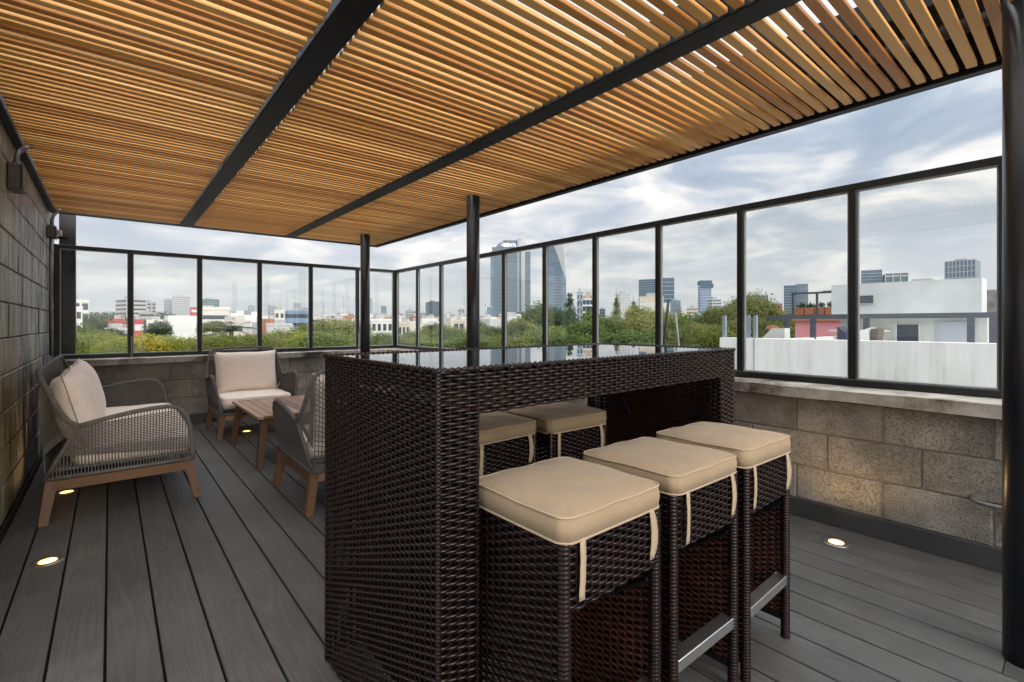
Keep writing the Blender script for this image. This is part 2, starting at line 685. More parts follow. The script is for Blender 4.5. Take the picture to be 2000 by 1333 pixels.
def m_fabric(name, col, var, scale, weave, wrinkle=0.0, rough=0.85, bd=0.004):
    m, t, p, N, L = material(name)
    v = mapped(N, L, 'Object', (1, 1, 1), 11.0)
    n = noise(N, L, v, scale, 4, 0.6)
    mr = N('ShaderNodeMapRange')
    mr.inputs[1].default_value, mr.inputs[2].default_value = 0.3, 0.7
    mr.inputs[3].default_value, mr.inputs[4].default_value = 1 - var, 1 + var
    L(n, mr.inputs[0])
    vm = N('ShaderNodeVectorMath')
    vm.operation = 'SCALE'
    vm.inputs[0].default_value = col
    L(mr.outputs[0], vm.inputs['Scale'])
    L(vm.outputs[0], p.inputs['Base Color'])
    p.inputs['Roughness'].default_value = rough
    p.inputs['Specular IOR Level'].default_value = 0.25
    p.inputs['Sheen Weight'].default_value = 0.15
    n2 = noise(N, L, v, weave, 2, 0.6)
    b = N('ShaderNodeBump')
    b.inputs['Strength'].default_value = 0.25
    b.inputs['Distance'].default_value = 0.0015
    L(n2, b.inputs['Height'])
    if wrinkle:
        n3 = noise(N, L, v, 9.0, 3, 0.55, 0.8)
        b2 = N('ShaderNodeBump')
        b2.inputs['Strength'].default_value = wrinkle
        b2.inputs['Distance'].default_value = 0.02
        L(n3, b2.inputs['Height'])
        L(b2.outputs[0], b.inputs['Normal'])
    L(b.outputs[0], p.inputs['Normal'])
    return m
M['tan'] = m_fabric('tan_canvas', (0.335, 0.243, 0.148), 0.06, 7, 500, 0.25)
M['tan_trim'] = m_fabric('tan_piping', (0.42, 0.32, 0.205), 0.05, 20, 500)
M['oat'] = m_fabric('oatmeal_cushion', (0.84, 0.735, 0.655), 0.08, 60, 420, 0.35)
M['seam'] = m_fabric('cushion_seam', (0.34, 0.28, 0.23), 0.05, 30, 300)
M['rope'] = simple('taupe_rope', (0.128, 0.123, 0.115), 0.85, 0, 0.22, 60, 0.5, 220)
M['rope_tube'] = simple('rope_wrapped_tube', (0.125, 0.120, 0.112), 0.85, 0, 0.25, 40, 0.7, 200)

# ================================================================== terrace deck
XW, YW, XL = 3.31, 6.95, -0.47       # inner faces of right, back and left wall
deck = MB().box(XL - 0.1, XW + 0.02, -3.0, YW + 0.02, -0.20, -0.035).build('deck', M['dark_void'])
deck['kind'] = 'structure'
PITCH, BW = 0.158, 0.1495
cuts = {18: [0.205], 20: [0.22], 22: [0.236], 15: [-0.9, 4.4]}
i = 0
x = -0.0092 - 3 * PITCH
board_mesh = {}
while x < XW - 0.02:
    x0, x1 = max(x, XL + 0.0), min(x + BW, XW - 0.004)
    ends = [-3.0] + cuts.get(i, []) + [YW - 0.004]
    for a, b in zip(ends[:-1], ends[1:]):
        key = (round(x1 - x0, 3), round(b - a, 3))
        if key not in board_mesh:
            hx, hy = (x1 - x0) / 2, (b - a) / 2 - 0.0012
            board_mesh[key] = MB().bevbox(-hx, hx, -hy, hy, -0.025, 0.0, 0.0022).mesh('deck_board', M['deck'])
        obj('deck_board', board_mesh[key], deck, ((x0 + x1) / 2, (a + b) / 2, 0))
    x += PITCH
    i += 1

# ================================================================== block walls
rng = random.Random(4)
BLK_MESH = {}
def block_mesh(l, h, mat, var):
    key = (round(l, 3), round(h, 3), mat.name, var)
    if key not in BLK_MESH:
        r = random.Random(hash(key) % 9999 + var)
        b = 0.006
        m = MB().bevbox(-l / 2, l / 2, -0.03, 0.0, 0, h, b)
        # slightly uneven arrises
        m.v = [(p[0] + r.uniform(-.0015, .0015), p[1] + r.uniform(-.0012, .0012), p[2] + r.uniform(-.0015, .0015)) for p in m.v]
        BLK_MESH[key] = m.mesh('concrete_block', mat)
    return BLK_MESH[key]

def course_blocks(parent, along, fixed, a0, a1, z0, courses, h, length, phase, mat, face, joint=0.006):
    """blocks of one wall; along 'x' or 'y'; face = rotation that turns local +y to the room"""
    for c in range(courses):
        s = phase[c % 2]
        n = math.floor((a0 - s) / length)
        e = s + n * length
        while e < a1:
            p, q = max(e, a0) + joint / 2, min(e + length, a1) - joint / 2
            if q - p > 0.03:
                me = block_mesh(q - p, h - joint, mat, rng.randrange(3))
                mid = (p + q) / 2
                off = rng.uniform(0, 0.004)
                loc = (mid, fixed - off if face == 'y-' else fixed + off, z0 + c * h) if along == 'x' else (fixed, mid, z0 + c * h)
                o = obj('concrete_block', me, parent, loc)
                o.rotation_euler = {'y-': (0, 0, math.pi), 'x-': (0, 0, math.pi / 2), 'x+': (0, 0, -math.pi / 2)}[face]
                if face == 'x-':
                    o.location.x = fixed + off
                if face == 'x+':
                    o.location.x = fixed - off
            e += length

COPT, COPB = 0.812, 0.748
# right parapet
rw = thing('parapet_wall', 'low concrete block parapet with weathered coping along the right side', 'wall', (XW, 2, 0))
rw_off = Vector(rw.location)
def under(o, parent):
    o.parent = parent
    o.location = Vector(o.location) - Vector(parent.location)
    return o
holder = thing('tmp', 'tmp', 'tmp')
course_blocks(holder, 'y', XW, -3.0, YW, 0.113, 3, 0.2117, 0.44, (0.317 - 4.4, 0.588 - 4.4), M['block'], 'x-')
for c in list(holder.children):
    under(c, rw)
under(MB().box(XW + 0.008, XW + 0.30, -3.0, YW + 0.3, -0.3, COPB).build('mortar_core', M['mortar']), rw)
yy = -3.0
for L_ in (1.55, 1.55, 1.37, 0.72, 1.55, 1.55, 1.55):
    y1 = min(yy + L_, YW)
    under(MB().bevbox(XW - 0.012, XW + 0.0, yy + 0.002, y1 - 0.002, 0.0, 0.112, 0.002).build('skirting_board', M['skirt']), rw)
    yy = y1
def coping(x0, x1, y0, y1, parent, along):
    m = MB()
    n = 60
    r = random.Random(7)
    V, F = [], []
    for k in range(n + 1):
        t = k / n
        j = [r.uniform(-.003, .003) for _ in range(4)]
        if along == 'y':
            y = y0 + (y1 - y0) * t
            V += [(x0 + j[0], y, COPB + j[1]), (x0 + j[2], y, COPT + j[3]), (x1, y, COPT), (x1, y, COPB)]
        else:
            xx = x0 + (x1 - x0) * t
            V += [(xx, y0 + j[0], COPB + j[1]), (xx, y0 + j[2], COPT + j[3]), (xx, y1, COPT), (xx, y1, COPB)]
    for k in range(n):
        for a in range(4):
            F.append((4 * k + a, 4 * k + (a + 1) % 4, 4 * k + 4 + (a + 1) % 4, 4 * k + 4 + a))
    F += [(0, 1, 2, 3), tuple(4 * n + i for i in (3, 2, 1, 0))]
    return under(m.add(V, F).build('coping', M['coping']), parent)
coping(XW - 0.05, XW + 0.42, -3.0, YW - 0.055, rw, 'y')
# back parapet
bw = thing('parapet_wall', 'low concrete block parapet behind the lounge chairs under the far windows', 'wall', (1.4, YW, 0))
course_blocks(holder, 'x', YW, XL, XW, 0.113, 3, 0.2117, 0.44, (0.1, 0.32), M['block'], 'y-')
for c in list(holder.children):
    under(c, bw)
under(MB().box(XL, XW, YW + 0.008, YW + 0.30, -0.3, COPB).build('mortar_core', M['mortar']), bw)
for a, b in ((XL, 0.9), (0.9, 2.3), (2.3, XW - 0.013)):
    under(MB().bevbox(a + 0.002, b - 0.002, YW - 0.012, YW, 0.0, 0.112, 0.002).build('skirting_board', M['skirt']), bw)
coping(XL, XW + 0.42, YW - 0.05, YW + 0.42, bw, 'x')
# left wall
lw = thing('block_wall', 'tall block wall with charcoal and ochre spray paint behind the sofa', 'wall', (XL, 5, 0))
course_blocks(holder, 'y', XL, 2.2, 7.32, 0.06, 13, 0.2117, 0.40, (0.0, 0.2), M['mural'], 'x+', 0.006)
for c in list(holder.children):
    under(c, lw)
bpy.data.objects.remove(holder)
under(MB().box(XL - 0.3, XL - 0.010, 2.2, 7.32, -0.3, 2.81).build('mortar_core', M['mural_mortar']), lw)
under(MB().bevbox(XL, XL + 0.015, 2.2, YW, 0.0, 0.058, 0.002).build('skirting_board', M['black_steel']), lw)

# ================================================================== glass screens
XG, YG = 3.57, 7.25
ZF0, ZF1, ZT0, ZT1 = 0.814, 0.868, 2.030, 2.071
def screen(label, along, fixed, stops, lo, hi):
    g = thing('glass_screen', label, 'glass screen', (fixed, (lo + hi) / 2, 0.8) if along == 'y' else ((lo + hi) / 2, fixed, 0.8))
    def bx(name, a0, a1, t0, t1, z0, z1, mat, bev=0.003):
        m = MB()
        if along == 'y':
            m.bevbox(fixed + t0, fixed + t1, a0, a1, z0, z1, bev)
        else:
            m.bevbox(a0, a1, fixed + t0, fixed + t1, z0, z1, bev)
        return under(m.build(name, mat), g)
    bx('top_rail', lo, hi, -0.028, 0.028, ZT0, ZT1, M['frame'])
    bx('bottom_rail', lo, hi, -0.030, 0.030, ZF0, ZF1 - 0.012, M['frame'])
    bx('glazing_bead', lo, hi, -0.020, 0.014, ZF1 - 0.0125, ZF1 - 0.002, M['gasket'], 0.002)
    bx('glazing_bead', lo, hi, -0.020, 0.014, ZT0 - 0.010, ZT0 + 0.001, M['gasket'], 0.002)
    for s in stops:
        bx('mullion', s - 0.022, s + 0.022, -0.026, 0.026, ZF1 - 0.013, ZT0 + 0.001, M['frame'])
        bx('glazing_bead', s - 0.030, s - 0.0215, -0.012, 0.012, ZF1 - 0.003, ZT0 - 0.009, M['gasket'], 0.0015)
        bx('glazing_bead', s + 0.0215, s + 0.030, -0.012, 0.012, ZF1 - 0.003, ZT0 - 0.009, M['gasket'], 0.0015)
    for a, b in zip(stops[:-1], stops[1:]):
        bx('glass_pane', a + 0.024, b - 0.024, -0.003, 0.003, ZF1 - 0.005, ZT0 - 0.006, M['glass'], 0.0005)
    return g
ys = [-2.47, -1.78, -1.09, -0.395, 0.298, 0.963, 1.66, 2.355, 3.05, 3.745, 4.44, 5.145, 5.85, 6.52, 7.215]
gr = screen('long glazed wind screen with black mullions along the right parapet', 'y', XG, ys, -2.49, 7.22)
xs = [-0.444, 0.186, 0.874, 1.563, 2.234, 2.927, 3.535]
gb = screen('glazed wind screen with black mullions above the far parapet', 'x', YG, xs, -0.4685, 3.541)
under(MB().bevbox(3.5415, 3.6, 7.2205, 7.28, ZF0, ZT1 + 0.001, 0.003).build('corner_post', M['frame']), gb)
# small latch rods on two mullions
for xx in (0.186, 2.927):
    under(MB().bevbox(xx + 0.004, xx + 0.016, YG - 0.040, YG - 0.0265, 0.80, 1.06, 0.002).build('slide_bolt', M['gasket']), gb)

# ================================================================== pergola
PZ = 2.335
pg = thing('pergola', 'black steel pergola with close-set oiled wooden slats overhead', 'pergola', (2.5, 3.5, 0))
P0Y, P1Y = -0.32, 6.78
def beam(x0, x1, y0, y1, z0, z1, name='beam', mat='black_steel', b=0.004):
    return under(MB().bevbox(x0, x1, y0, y1, z0, z1, b).build(name, M[mat]), pg)
beams = [(XL + 0.002, -0.425), (0.622, 0.736), (1.745, 1.862)]
for a, b in beams:
    beam(a, b, P0Y, P1Y - 0.045, PZ - 0.006, PZ + 0.14)
beam(2.985, 3.045, P0Y, P1Y, PZ - 0.006, PZ + 0.16)               # edge channel with a small lip
beam(2.955, 2.9845, P0Y, P1Y - 0.045, PZ + 0.020, PZ + 0.15, 'edge_lip')
beam(XL + 0.002, 2.9845, P1Y - 0.0445, P1Y, PZ - 0.006, PZ + 0.14)    # back edge
# upper structure seen through the gaps near the right edge
beam(2.56, 2.80, P0Y, P1Y - 0.045, PZ + 0.155, PZ + 0.28, 'upper_beam')
beam(2.86, 2.9845, P0Y, P1Y - 0.045, PZ + 0.1505, PZ + 0.165, 'gutter_sheet')
under(MB().tube([(2.67, P0Y, PZ + 0.082), (2.67, P1Y - 0.06, PZ + 0.082)], 0.036, 14).build('drain_pipe', M['post_steel'], None, True), pg)
for yy in (0.9, 2.55, 4.2, 5.85):
    beam(0.7365, 1.7445, yy, yy + 0.05, PZ + 0.085, PZ + 0.135, 'purlin')
    beam(-0.4245, 0.6215, yy, yy + 0.05, PZ + 0.085, PZ + 0.135, 'purlin')
    beam(1.8625, 2.625, yy, yy + 0.05, PZ + 0.085, PZ + 0.135, 'purlin')
SP, SWd, SH = 0.0582, 0.0360, 0.020
bays = [(-0.4205, 0.617), (0.741, 1.740), (1.867, 2.950)]
slat_me = []
for a, b in bays:
    h = (b - a) / 2
    slat_me.append([MB().bevbox(-h + d0, h - d1, -SWd / 2, SWd / 2, 0, SH, 0.0015).mesh('slat', M['slat']) for d0, d1 in ((0.004, 0.003), (0.008, 0.006), (0.002, 0.010))])
rs = random.Random(11)
stuff = [MB() for _ in range(12)]
for bi, (a, b) in enumerate(bays):
    for k in range(120):
        y = P0Y + 0.03 + k * SP
        if y > P1Y - 0.065:
            break
        if k < 100:
            o = obj('slat', rs.choice(slat_me[bi]), pg)
            o.location = Vector(((a + b) / 2 + rs.uniform(-.002, .002), y + rs.uniform(-.003, .003), PZ + rs.uniform(-.001, .002))) - Vector(pg.location)
            o.rotation_euler = (rs.uniform(-.02, .02), 0, rs.uniform(-.0022, .0022))
        else:
            stuff[bi * 4 + rs.randrange(4)].bevbox(a + .004, b - .004, y - SWd / 2, y + SWd / 2, PZ, PZ + SH, 0.0015)
for s_ in [q for q in stuff if q.v]:
    o = under(s_.build('slats', M['slat']), pg)
    o['kind'] = 'stuff'
for (px, py) in ((2.50, 0.158), (2.50, 3.556), (2.50, 5.94)):
    under(MB().tube([(px, py, -0.02), (px, py, PZ + 0.16)], 0.0585, 32).build('post', M['post_steel'], None, True), pg)

# ================================================================== wicker
def weave(Wd, Hd, pu=0.026, pv=0.0098, amp=0.0042, th=0.0036, fill=0.98, seed=1, hole=0.0):
    """strands woven over upright stakes in the local x-z plane (y = depth). returns V, F arrays"""
    r = np.random.RandomState(seed)
    nu = max(2, int(round(Wd / pu)))
    pu = Wd / nu
    nv = max(1, int(round(Hd / pv)))
    pv = Hd / nv
    seg = nu * 4
    s = np.linspace(0, Wd, seg + 1)
    Vs, Fs = [], []
    off = 0
    hw = pv * 0.5 * fill
    base = np.arange(seg)[:, None] * 4
    quad = np.array([[k, (k + 1) % 4, 4 + (k + 1) % 4, 4 + k] for k in range(4)])
    fr = (base[:, :, None] + quad[None]).reshape(-1, 4)
    for j in range(nv):
        ph = (j % 2) * math.pi
        y = amp * np.cos(math.pi * (s / pu - 0.5) + ph)
        zc = (j + 0.5) * pv + r.uniform(-.05, .05) * pv + 0.06 * pv * np.sin(s * 40 + j)
        V = np.empty((seg + 1, 4, 3))
        V[:, :, 0] = s[:, None]
        V[:, 0, 1] = y - th / 2 - .0004
        V[:, 0, 2] = zc
        V[:, 1, 1] = y
        V[:, 1, 2] = zc + hw
        V[:, 2, 1] = y + th / 2
        V[:, 2, 2] = zc
        V[:, 3, 1] = y
        V[:, 3, 2] = zc - hw
        Vs.append(V.reshape(-1, 3))
        Fs.append(fr + off)
        off += (seg + 1) * 4
    # stakes
    for i in range(nu + 1):
        x = min(max(i * pu, .003), Wd - .003)
        hw2, t2 = 0.0036, 0.0012
        V = np.array([[x - hw2, -t2, 0], [x + hw2, -t2, 0], [x + hw2, t2, 0], [x - hw2, t2, 0], [x - hw2, -t2, Hd], [x + hw2, -t2, Hd], [x + hw2, t2, Hd], [x - hw2, t2, Hd]])
        Vs.append(V)
        Fs.append(np.array([[0, 1, 5, 4], [1, 2, 6, 5], [2, 3, 7, 6], [3, 0, 4, 7]]) + off)
        off += 8
    return np.concatenate(Vs), np.concatenate(Fs)

def place(VF, origin, u, n):
    """map local x->u, y->n (outwards negative y), z->z"""
    V, F = VF
    u, n, o = np.array(u), np.array(n), np.array(origin)
    W_ = o + V[:, :1] * u + V[:, 1:2] * n + V[:, 2:3] * np.array([0, 0, 1.0])
    return W_, F

def join(parts):
    Vs, Fs, off = [], [], 0
    for V, F in parts:
        Vs.append(V)
        Fs.append(F + off)
        off += len(V)
    return np.concatenate(Vs), np.concatenate(Fs)

def beaded(pts, r, step=0.016, n=6, swell=0.30):
    """a braided edge: a tube whose thickness swells bead by bead"""
    m = MB()
    for a, b in zip(pts[:-1], pts[1:]):
        a, b = Vector(a), Vector(b)
        k = max(2, int((b - a).length / step))
        path, rad = [], []
        for i in range(k * 3 + 1):
            t = i / (k * 3)
            path.append(a.lerp(b, t))
            rad.append(r * (1.08 - swell + swell * math.cos(2 * math.pi * t * k)))
        m.tube(path, rad, n)
    return m

# ---- bar table
BA = R(0.99)
bar = thing('bar_table', 'tall dark wicker bar table with black glass top beside the tan stools', 'bar table', (0.594 - .0, 1.762, 0), BA)
BL, BWd, BH, LEG = 1.554, 0.751, 1.086, 0.123
# local: x along the long side, y from 0 (far side) to -BWd (near side)
def wpart(name, parts, parent, kind='stuff', mat='wicker'):
    V, F = join(parts)
    return obj(name, np_mesh(name, V, F, M[mat]), parent, kind=kind)
X1, Y1, Z1 = (1, 0, 0), (0, 1, 0), (0, 0, 1)
wpart('end_panel', [place(weave(BWd - .012, BH - .004, seed=3), (0, -BWd + .006, 0.004), Y1, X1)], bar)
wpart('end_panel', [place(weave(BWd - .012, BH - .004, seed=4), (BL, -BWd + .006, 0.004), Y1, X1)], bar)
for yy, sd_ in ((-BWd, 5), (0.0, 9)):
    wpart('apron', [place(weave(BL - 2 * LEG, 0.118, seed=sd_), (LEG, yy, BH - 0.118), X1, Y1)], bar)
    wpart('leg_panel', [place(weave(LEG - .006, BH - .004, seed=sd_ + 1), (0.006, yy, 0.004), X1, Y1)], bar)
    wpart('leg_panel', [place(weave(LEG - .006, BH - .004, seed=sd_ + 2), (BL - LEG, yy, 0.004), X1, Y1)], bar)
# inner faces of the hollow legs and the apron soffits
for xx in (LEG, BL - LEG):
    wpart('leg_lining', [place(weave(0.05, BH - .125, seed=21), (xx, -BWd, 0.004), Y1, X1), place(weave(0.05, BH - .125, seed=22), (xx, -0.05, 0.004), Y1, X1)], bar)
for yy in (-BWd + .004, -0.05):
    MB().box(LEG, BL - LEG, yy, yy + .046, BH - .1155, BH - .1135).build('apron_lining', M['wicker'], bar)
MB().box(LEG + .0, LEG + .004, -BWd + .05, -.05, 0.02, BH - .12).build('inner_board', M['wicker'], bar)
for cx, cy_ in ((0, 0), (0, -BWd), (BL, 0), (BL, -BWd)):
    beaded([(cx + (.003 if cx == 0 else -.003), cy_ + (-.003 if cy_ == 0 else .003), 0.0), (cx + (.003 if cx == 0 else -.003), cy_ + (-.003 if cy_ == 0 else .003), BH)], 0.0080, 0.0098, 6, 0.2).build('corner_binding', M['wicker'], bar, True)
beaded([(0, 0, BH), (BL, 0, BH), (BL, -BWd, BH), (0, -BWd, BH), (0, 0, BH)], 0.0078, 0.020).build('braided_rim', M['wicker'], bar, True)
MB().bevbox(0.008, BL - 0.008, -BWd + 0.008, -0.008, BH - 0.006, BH + 0.0015, 0.001).build('glass_top', M['black_glass'], bar)
MB().box(0.03, BL - 0.03, -BWd + 0.03, -0.03, BH - 0.06, BH - 0.012).build('top_frame', M['black_steel'], bar)
wpart('end_lining', [place(weave(BWd - .11, BH - .14, seed=41, fill=.94), (BL - .012, -BWd + .055, 0.02), Y1, X1)], bar, mat='wicker_in')
for yy in (-BWd + .06, -.08):
    MB().tube([(BL - .03, yy, BH - .13), (BL - .03, yy + .13 * (1 if yy < -.3 else -1), BH - .36)], 0.007, 6).build('corner_brace', M['black_steel'], bar)
MB().tube([(BL - .015, -BWd + .05, .32), (BL - .015, -.05, .32)], 0.010, 6).build('stretcher', M['black_steel'], bar)

# ---- bar stool
def cushion_mesh(wd, dp, h, crown, name, mat, n=44, pinch=0.012):
    """boxed seat cushion: domed top, soft rounded plan corners, vertical boxing"""
    V, F = [], []
    def plan(u, v):
        # squircle mapping of the square for rounded corners
        m_ = max(abs(u), abs(v))
        if m_ < 1e-6:
            return 0.0, 0.0
        q = (u / m_, v / m_)
        rc = 0.17
        inn = [max(-1 + rc, min(1 - rc, c)) for c in q]
        de = [q[0] - inn[0], q[1] - inn[1]]
        ln = math.hypot(*de)
        a = (inn[0] + de[0] / ln * rc) * m_
        b = (inn[1] + de[1] / ln * rc) * m_
        return a, b
    def edge(u, v):
        return max(abs(u), abs(v))
    g = {}
    for side in (0, 1):
        for i in range(n + 1):
            for j in range(n + 1):
                u, v = -1 + 2 * i / n, -1 + 2 * j / n
                a, b = plan(u, v)
                du = (1 - u ** 4) * (1 - v ** 4)
                z = (h + crown * du ** 0.8 if side else -0.15 * crown * du)
                mm = max(abs(u), abs(v))
                al = v if abs(u) > abs(v) else u
                puck = max(0.0, (mm - .62) / .38) * (1 - max(0, (mm - .93) / .07)) * (0.5 + 0.5 * math.sin(3.1 * al + 2 * u + 1))
                wob = 0.0022 * math.sin(7 * u + 4 * v) * (1 - abs(u * v)) + 0.0022 * puck * math.sin(38 * al + 6 * math.sin(5 * al) + 7 * u)
                pk = pinch * (abs(u) ** 6) * (abs(v) ** 6)
                g[(side, i, j)] = len(V)
                V.append((a * wd / 2 * (1 - pk), b * dp / 2 * (1 - pk), z + (wob if side else 0)))
    for i in range(n):
        for j in range(n):
            F.append((g[(1, i, j)], g[(1, i + 1, j)], g[(1, i + 1, j + 1)], g[(1, i, j + 1)]))
            F.append((g[(0, i, j)], g[(0, i, j + 1)], g[(0, i + 1, j + 1)], g[(0, i + 1, j)]))
    ring = [(i, 0) for i in range(n)] + [(n, j) for j in range(n)] + [(n - i, n) for i in range(n)] + [(0, n - j) for j in range(n)]
    mid = []
    for (i, j) in ring:
        p, q = V[g[(0, i, j)]], V[g[(1, i, j)]]
        mid.append(len(V))
        V.append((q[0] * 1.018, q[1] * 1.018, (p[2] + q[2]) / 2))
    m = len(ring)
    for k in range(m):
        a, b = ring[k], ring[(k + 1) % m]
        F.append((g[(0, *a)], g[(0, *b)], mid[(k + 1) % m], mid[k]))
        F.append((mid[k], mid[(k + 1) % m], g[(1, *b)], g[(1, *a)]))
    mb = MB()
    mb.add(V, F)
    me = mb.mesh(name, mat, True)
    rims = [[V[g[(s, *r)]] for r in ring] for s in (0, 1)]
    return me, rims

SWX, SDY, SHT = 0.372, 0.345, 0.715
def make_stool():
    t = thing('bar_stool', 'x', 'bar stool')
    hx, hy = SWX / 2, SDY / 2
    # local: front (away from the bar) = -y
    wpart('side_panel', [place(weave(SDY - .03, SHT - .085, seed=31, fill=0.90), (-hx, -hy + .015, .08), Y1, X1)], t)
    wpart('side_panel', [place(weave(SDY - .03, SHT - .085, seed=32, fill=0.90), (hx, -hy + .015, .08), Y1, X1)], t)
    for sx in (-1, 1):
        wpart('panel_lining', [place(weave(SDY - .05, SHT - .095, seed=36 + sx, fill=0.94), (sx * (hx - .011), -hy + .025, .084), Y1, X1)], t, mat='wicker_in')
    for s, nm in ((-1, 33), (1, 34)):
        wpart('apron', [place(weave(SWX - .03, 0.155, seed=nm), (-hx + .015, s * hy, SHT - .158), X1, Y1)], t)
        o = MB().box(-hx + .012, hx - .012, s * hy - .004 - .010 * s, s * hy + .004 - .010 * s, SHT - .160, SHT - .152).build('apron_rail', M['black_steel'], t)
    for sx in (-1, 1):
        for sy in (-1, 1):
            beaded([(sx * (hx - .010), sy * (hy - .010), 0.0), (sx * (hx - .010), sy * (hy - .010), SHT)], 0.0165, 0.0105, 8, 0.13).build('leg', M['wicker'], t, True)
    for sx in (-1, 1):
        MB().tube([(sx * (hx - .026), -hy + .02, SHT - .20), (sx * (hx - .026), hy - .02, .30)], 0.0065, 6).build('diagonal_brace', M['black_steel'], t)
        MB().bevbox(sx * hx - .012, sx * hx + .012, -hy + .025, hy - .025, .058, .082, .003).build('bottom_rail', M['black_steel'], t)
    MB().bevbox(-hx + .008, hx - .008, -hy + .0, -hy + .042, .205, .240, .002).build('footrest', M['steel'], t)
    MB().bevbox(-hx + .012, hx - .012, -hy + .012, hy - .012, SHT - .02, SHT - .004, .003).build('seat_board', M['black_steel'], t)
    me, rims = cushion_mesh(SWX + .012, SDY + .016, 0.056, 0.016, 'cushion', M['tan'])
    c = obj('cushion', me, t, (0, 0, SHT))
    for rm in rims:
        MB().tube(rm, 0.0030, 6, closed=True).build('piping', M['tan_trim'], c, True)
    k = 0
    for sx in (-1, 1):
        for sy in (-1, 1):
            r = random.Random(50 + k)
            k += 1
            x0 = sx * (hx - .052)
            V, F = [], []
            ns_ = 9
            tw = r.uniform(-.5, .5)
            ln = r.uniform(.13, .165)
            for q in range(ns_ + 1):
                f = q / ns_
                wv = 0.0092
                an = tw * math.sin(f * math.pi)
                xc = x0 + sx * .006 * math.sin(f * 2.6) + r.uniform(-.0008, .0008)
                yc = sy * (hy + .0085 + .006 * math.sin(f * math.pi))
                zz = .004 - ln * f
                for e_ in (-1, 1):
                    for th in (-1, 1):
                        V.append((xc + e_ * wv * math.cos(an) + th * .0008 * math.sin(an), yc + sy * (e_ * wv * math.sin(an) + th * .0009), zz))
            for q in range(ns_):
                b = q * 4
                for (i0, i1) in ((0, 1), (1, 3), (3, 2), (2, 0)):
                    F.append((b + i0, b + i1, b + 4 + i1, b + 4 + i0))
            F += [(0, 2, 3, 1), tuple(ns_ * 4 + i for i in (0, 1, 3, 2))]
            MB().add(V, F).build('tie_strap', M['tan_trim'], c, True)
    return t
st0 = make_stool()
stools = [((0.948, 0.917), 0.8, 'dark wicker bar stool with tan cushion nearest the camera, against the bar'),
          ((1.405, 0.927), -0.6, 'dark wicker bar stool with tan cushion, middle one on the near side of the bar'),
          ((1.815, 0.918), 1.5, 'dark wicker bar stool with tan cushion by the right parapet, its whole footrest showing'),
          ((1.275, 1.760), 181.5, 'left of the two tan-topped bar stools seen through the bar from its far side'),
          ((1.690, 1.705), 178.0, 'right of the two tan-topped bar stools seen through the bar from its far side')]
for k, ((x, y), a, lab) in enumerate(stools):
    o = st0 if k == 0 else copy_tree(st0)
    o.location = (x, y, 0)
    o.rotation_euler = (0, 0, R(a))
    tag(o, lab, 'bar stool', 'wicker bar stools at the bar')
    for c in o.children:
        if c.name.startswith('cushion'):
            c.scale = (1, 1, (1.0, .93, 1.06, .96, 1.03)[k])
            c.rotation_euler = (R((0, .6, -.5, .4, -.4)[k]), R((0.3, -.5, .6, 0, .4)[k]), R((0, 180, 0, 180, 0)[k] + (0, 1.2, -1.5, 1, -1)[k]))

# ================================================================== rope lounge seats
def pillow(wd, ht, th, name, mat, nx=18, nz=14, seed=1, sag=0.0):
    """soft scatter cushion in the x(width)-z plane, y = thickness"""
    r = random.Random(seed)
    V, F, g = [], [], {}
    for side in (-1, 1):
        for i in range(nx + 1):
            for j in range(nz + 1):
                u, v = -1 + 2 * i / nx, -1 + 2 * j / nz
                fu, fv = 1 - abs(u) ** 3.2, 1 - abs(v) ** 3.2
                t = (max(fu, 0) * max(fv, 0)) ** 0.42
                pin = 1 - 0.055 * (1 - abs(v) ** 2) * abs(u) ** 5
                pin2 = 1 - 0.075 * (1 - abs(u) ** 2) * abs(v) ** 5
                if side == 1 and (i in (0, nx) or j in (0, nz)):
                    g[(side, i, j)] = g[(-1, i, j)]
                    continue
                g[(side, i, j)] = len(V)
                V.append((u * wd / 2 * pin, side * th / 2 * t * (1 + 0.12 * math.sin(2.3 * u + seed)), v * ht / 2 * pin2 - sag * t * (1 - v) * 0.5 + .004 * math.sin(5 * u + seed)))
    for i in range(nx):
        for j in range(nz):
            a = [g[(-1, i, j)], g[(-1, i + 1, j)], g[(-1, i + 1, j + 1)], g[(-1, i, j + 1)]]
            b = [g[(1, i, j)], g[(1, i, j + 1)], g[(1, i + 1, j + 1)], g[(1, i + 1, j)]]
            F += [tuple(a), tuple(b)]
    ring = [(i, 0) for i in range(nx)] + [(nx, j) for j in range(nz)] + [(nx - i, nz) for i in range(nx)] + [(0, nz - j) for j in range(nz)]
    m = MB()
    m.add(V, F)
    return m.mesh(name, mat, True), [V[g[(-1, *q)]] for q in ring]

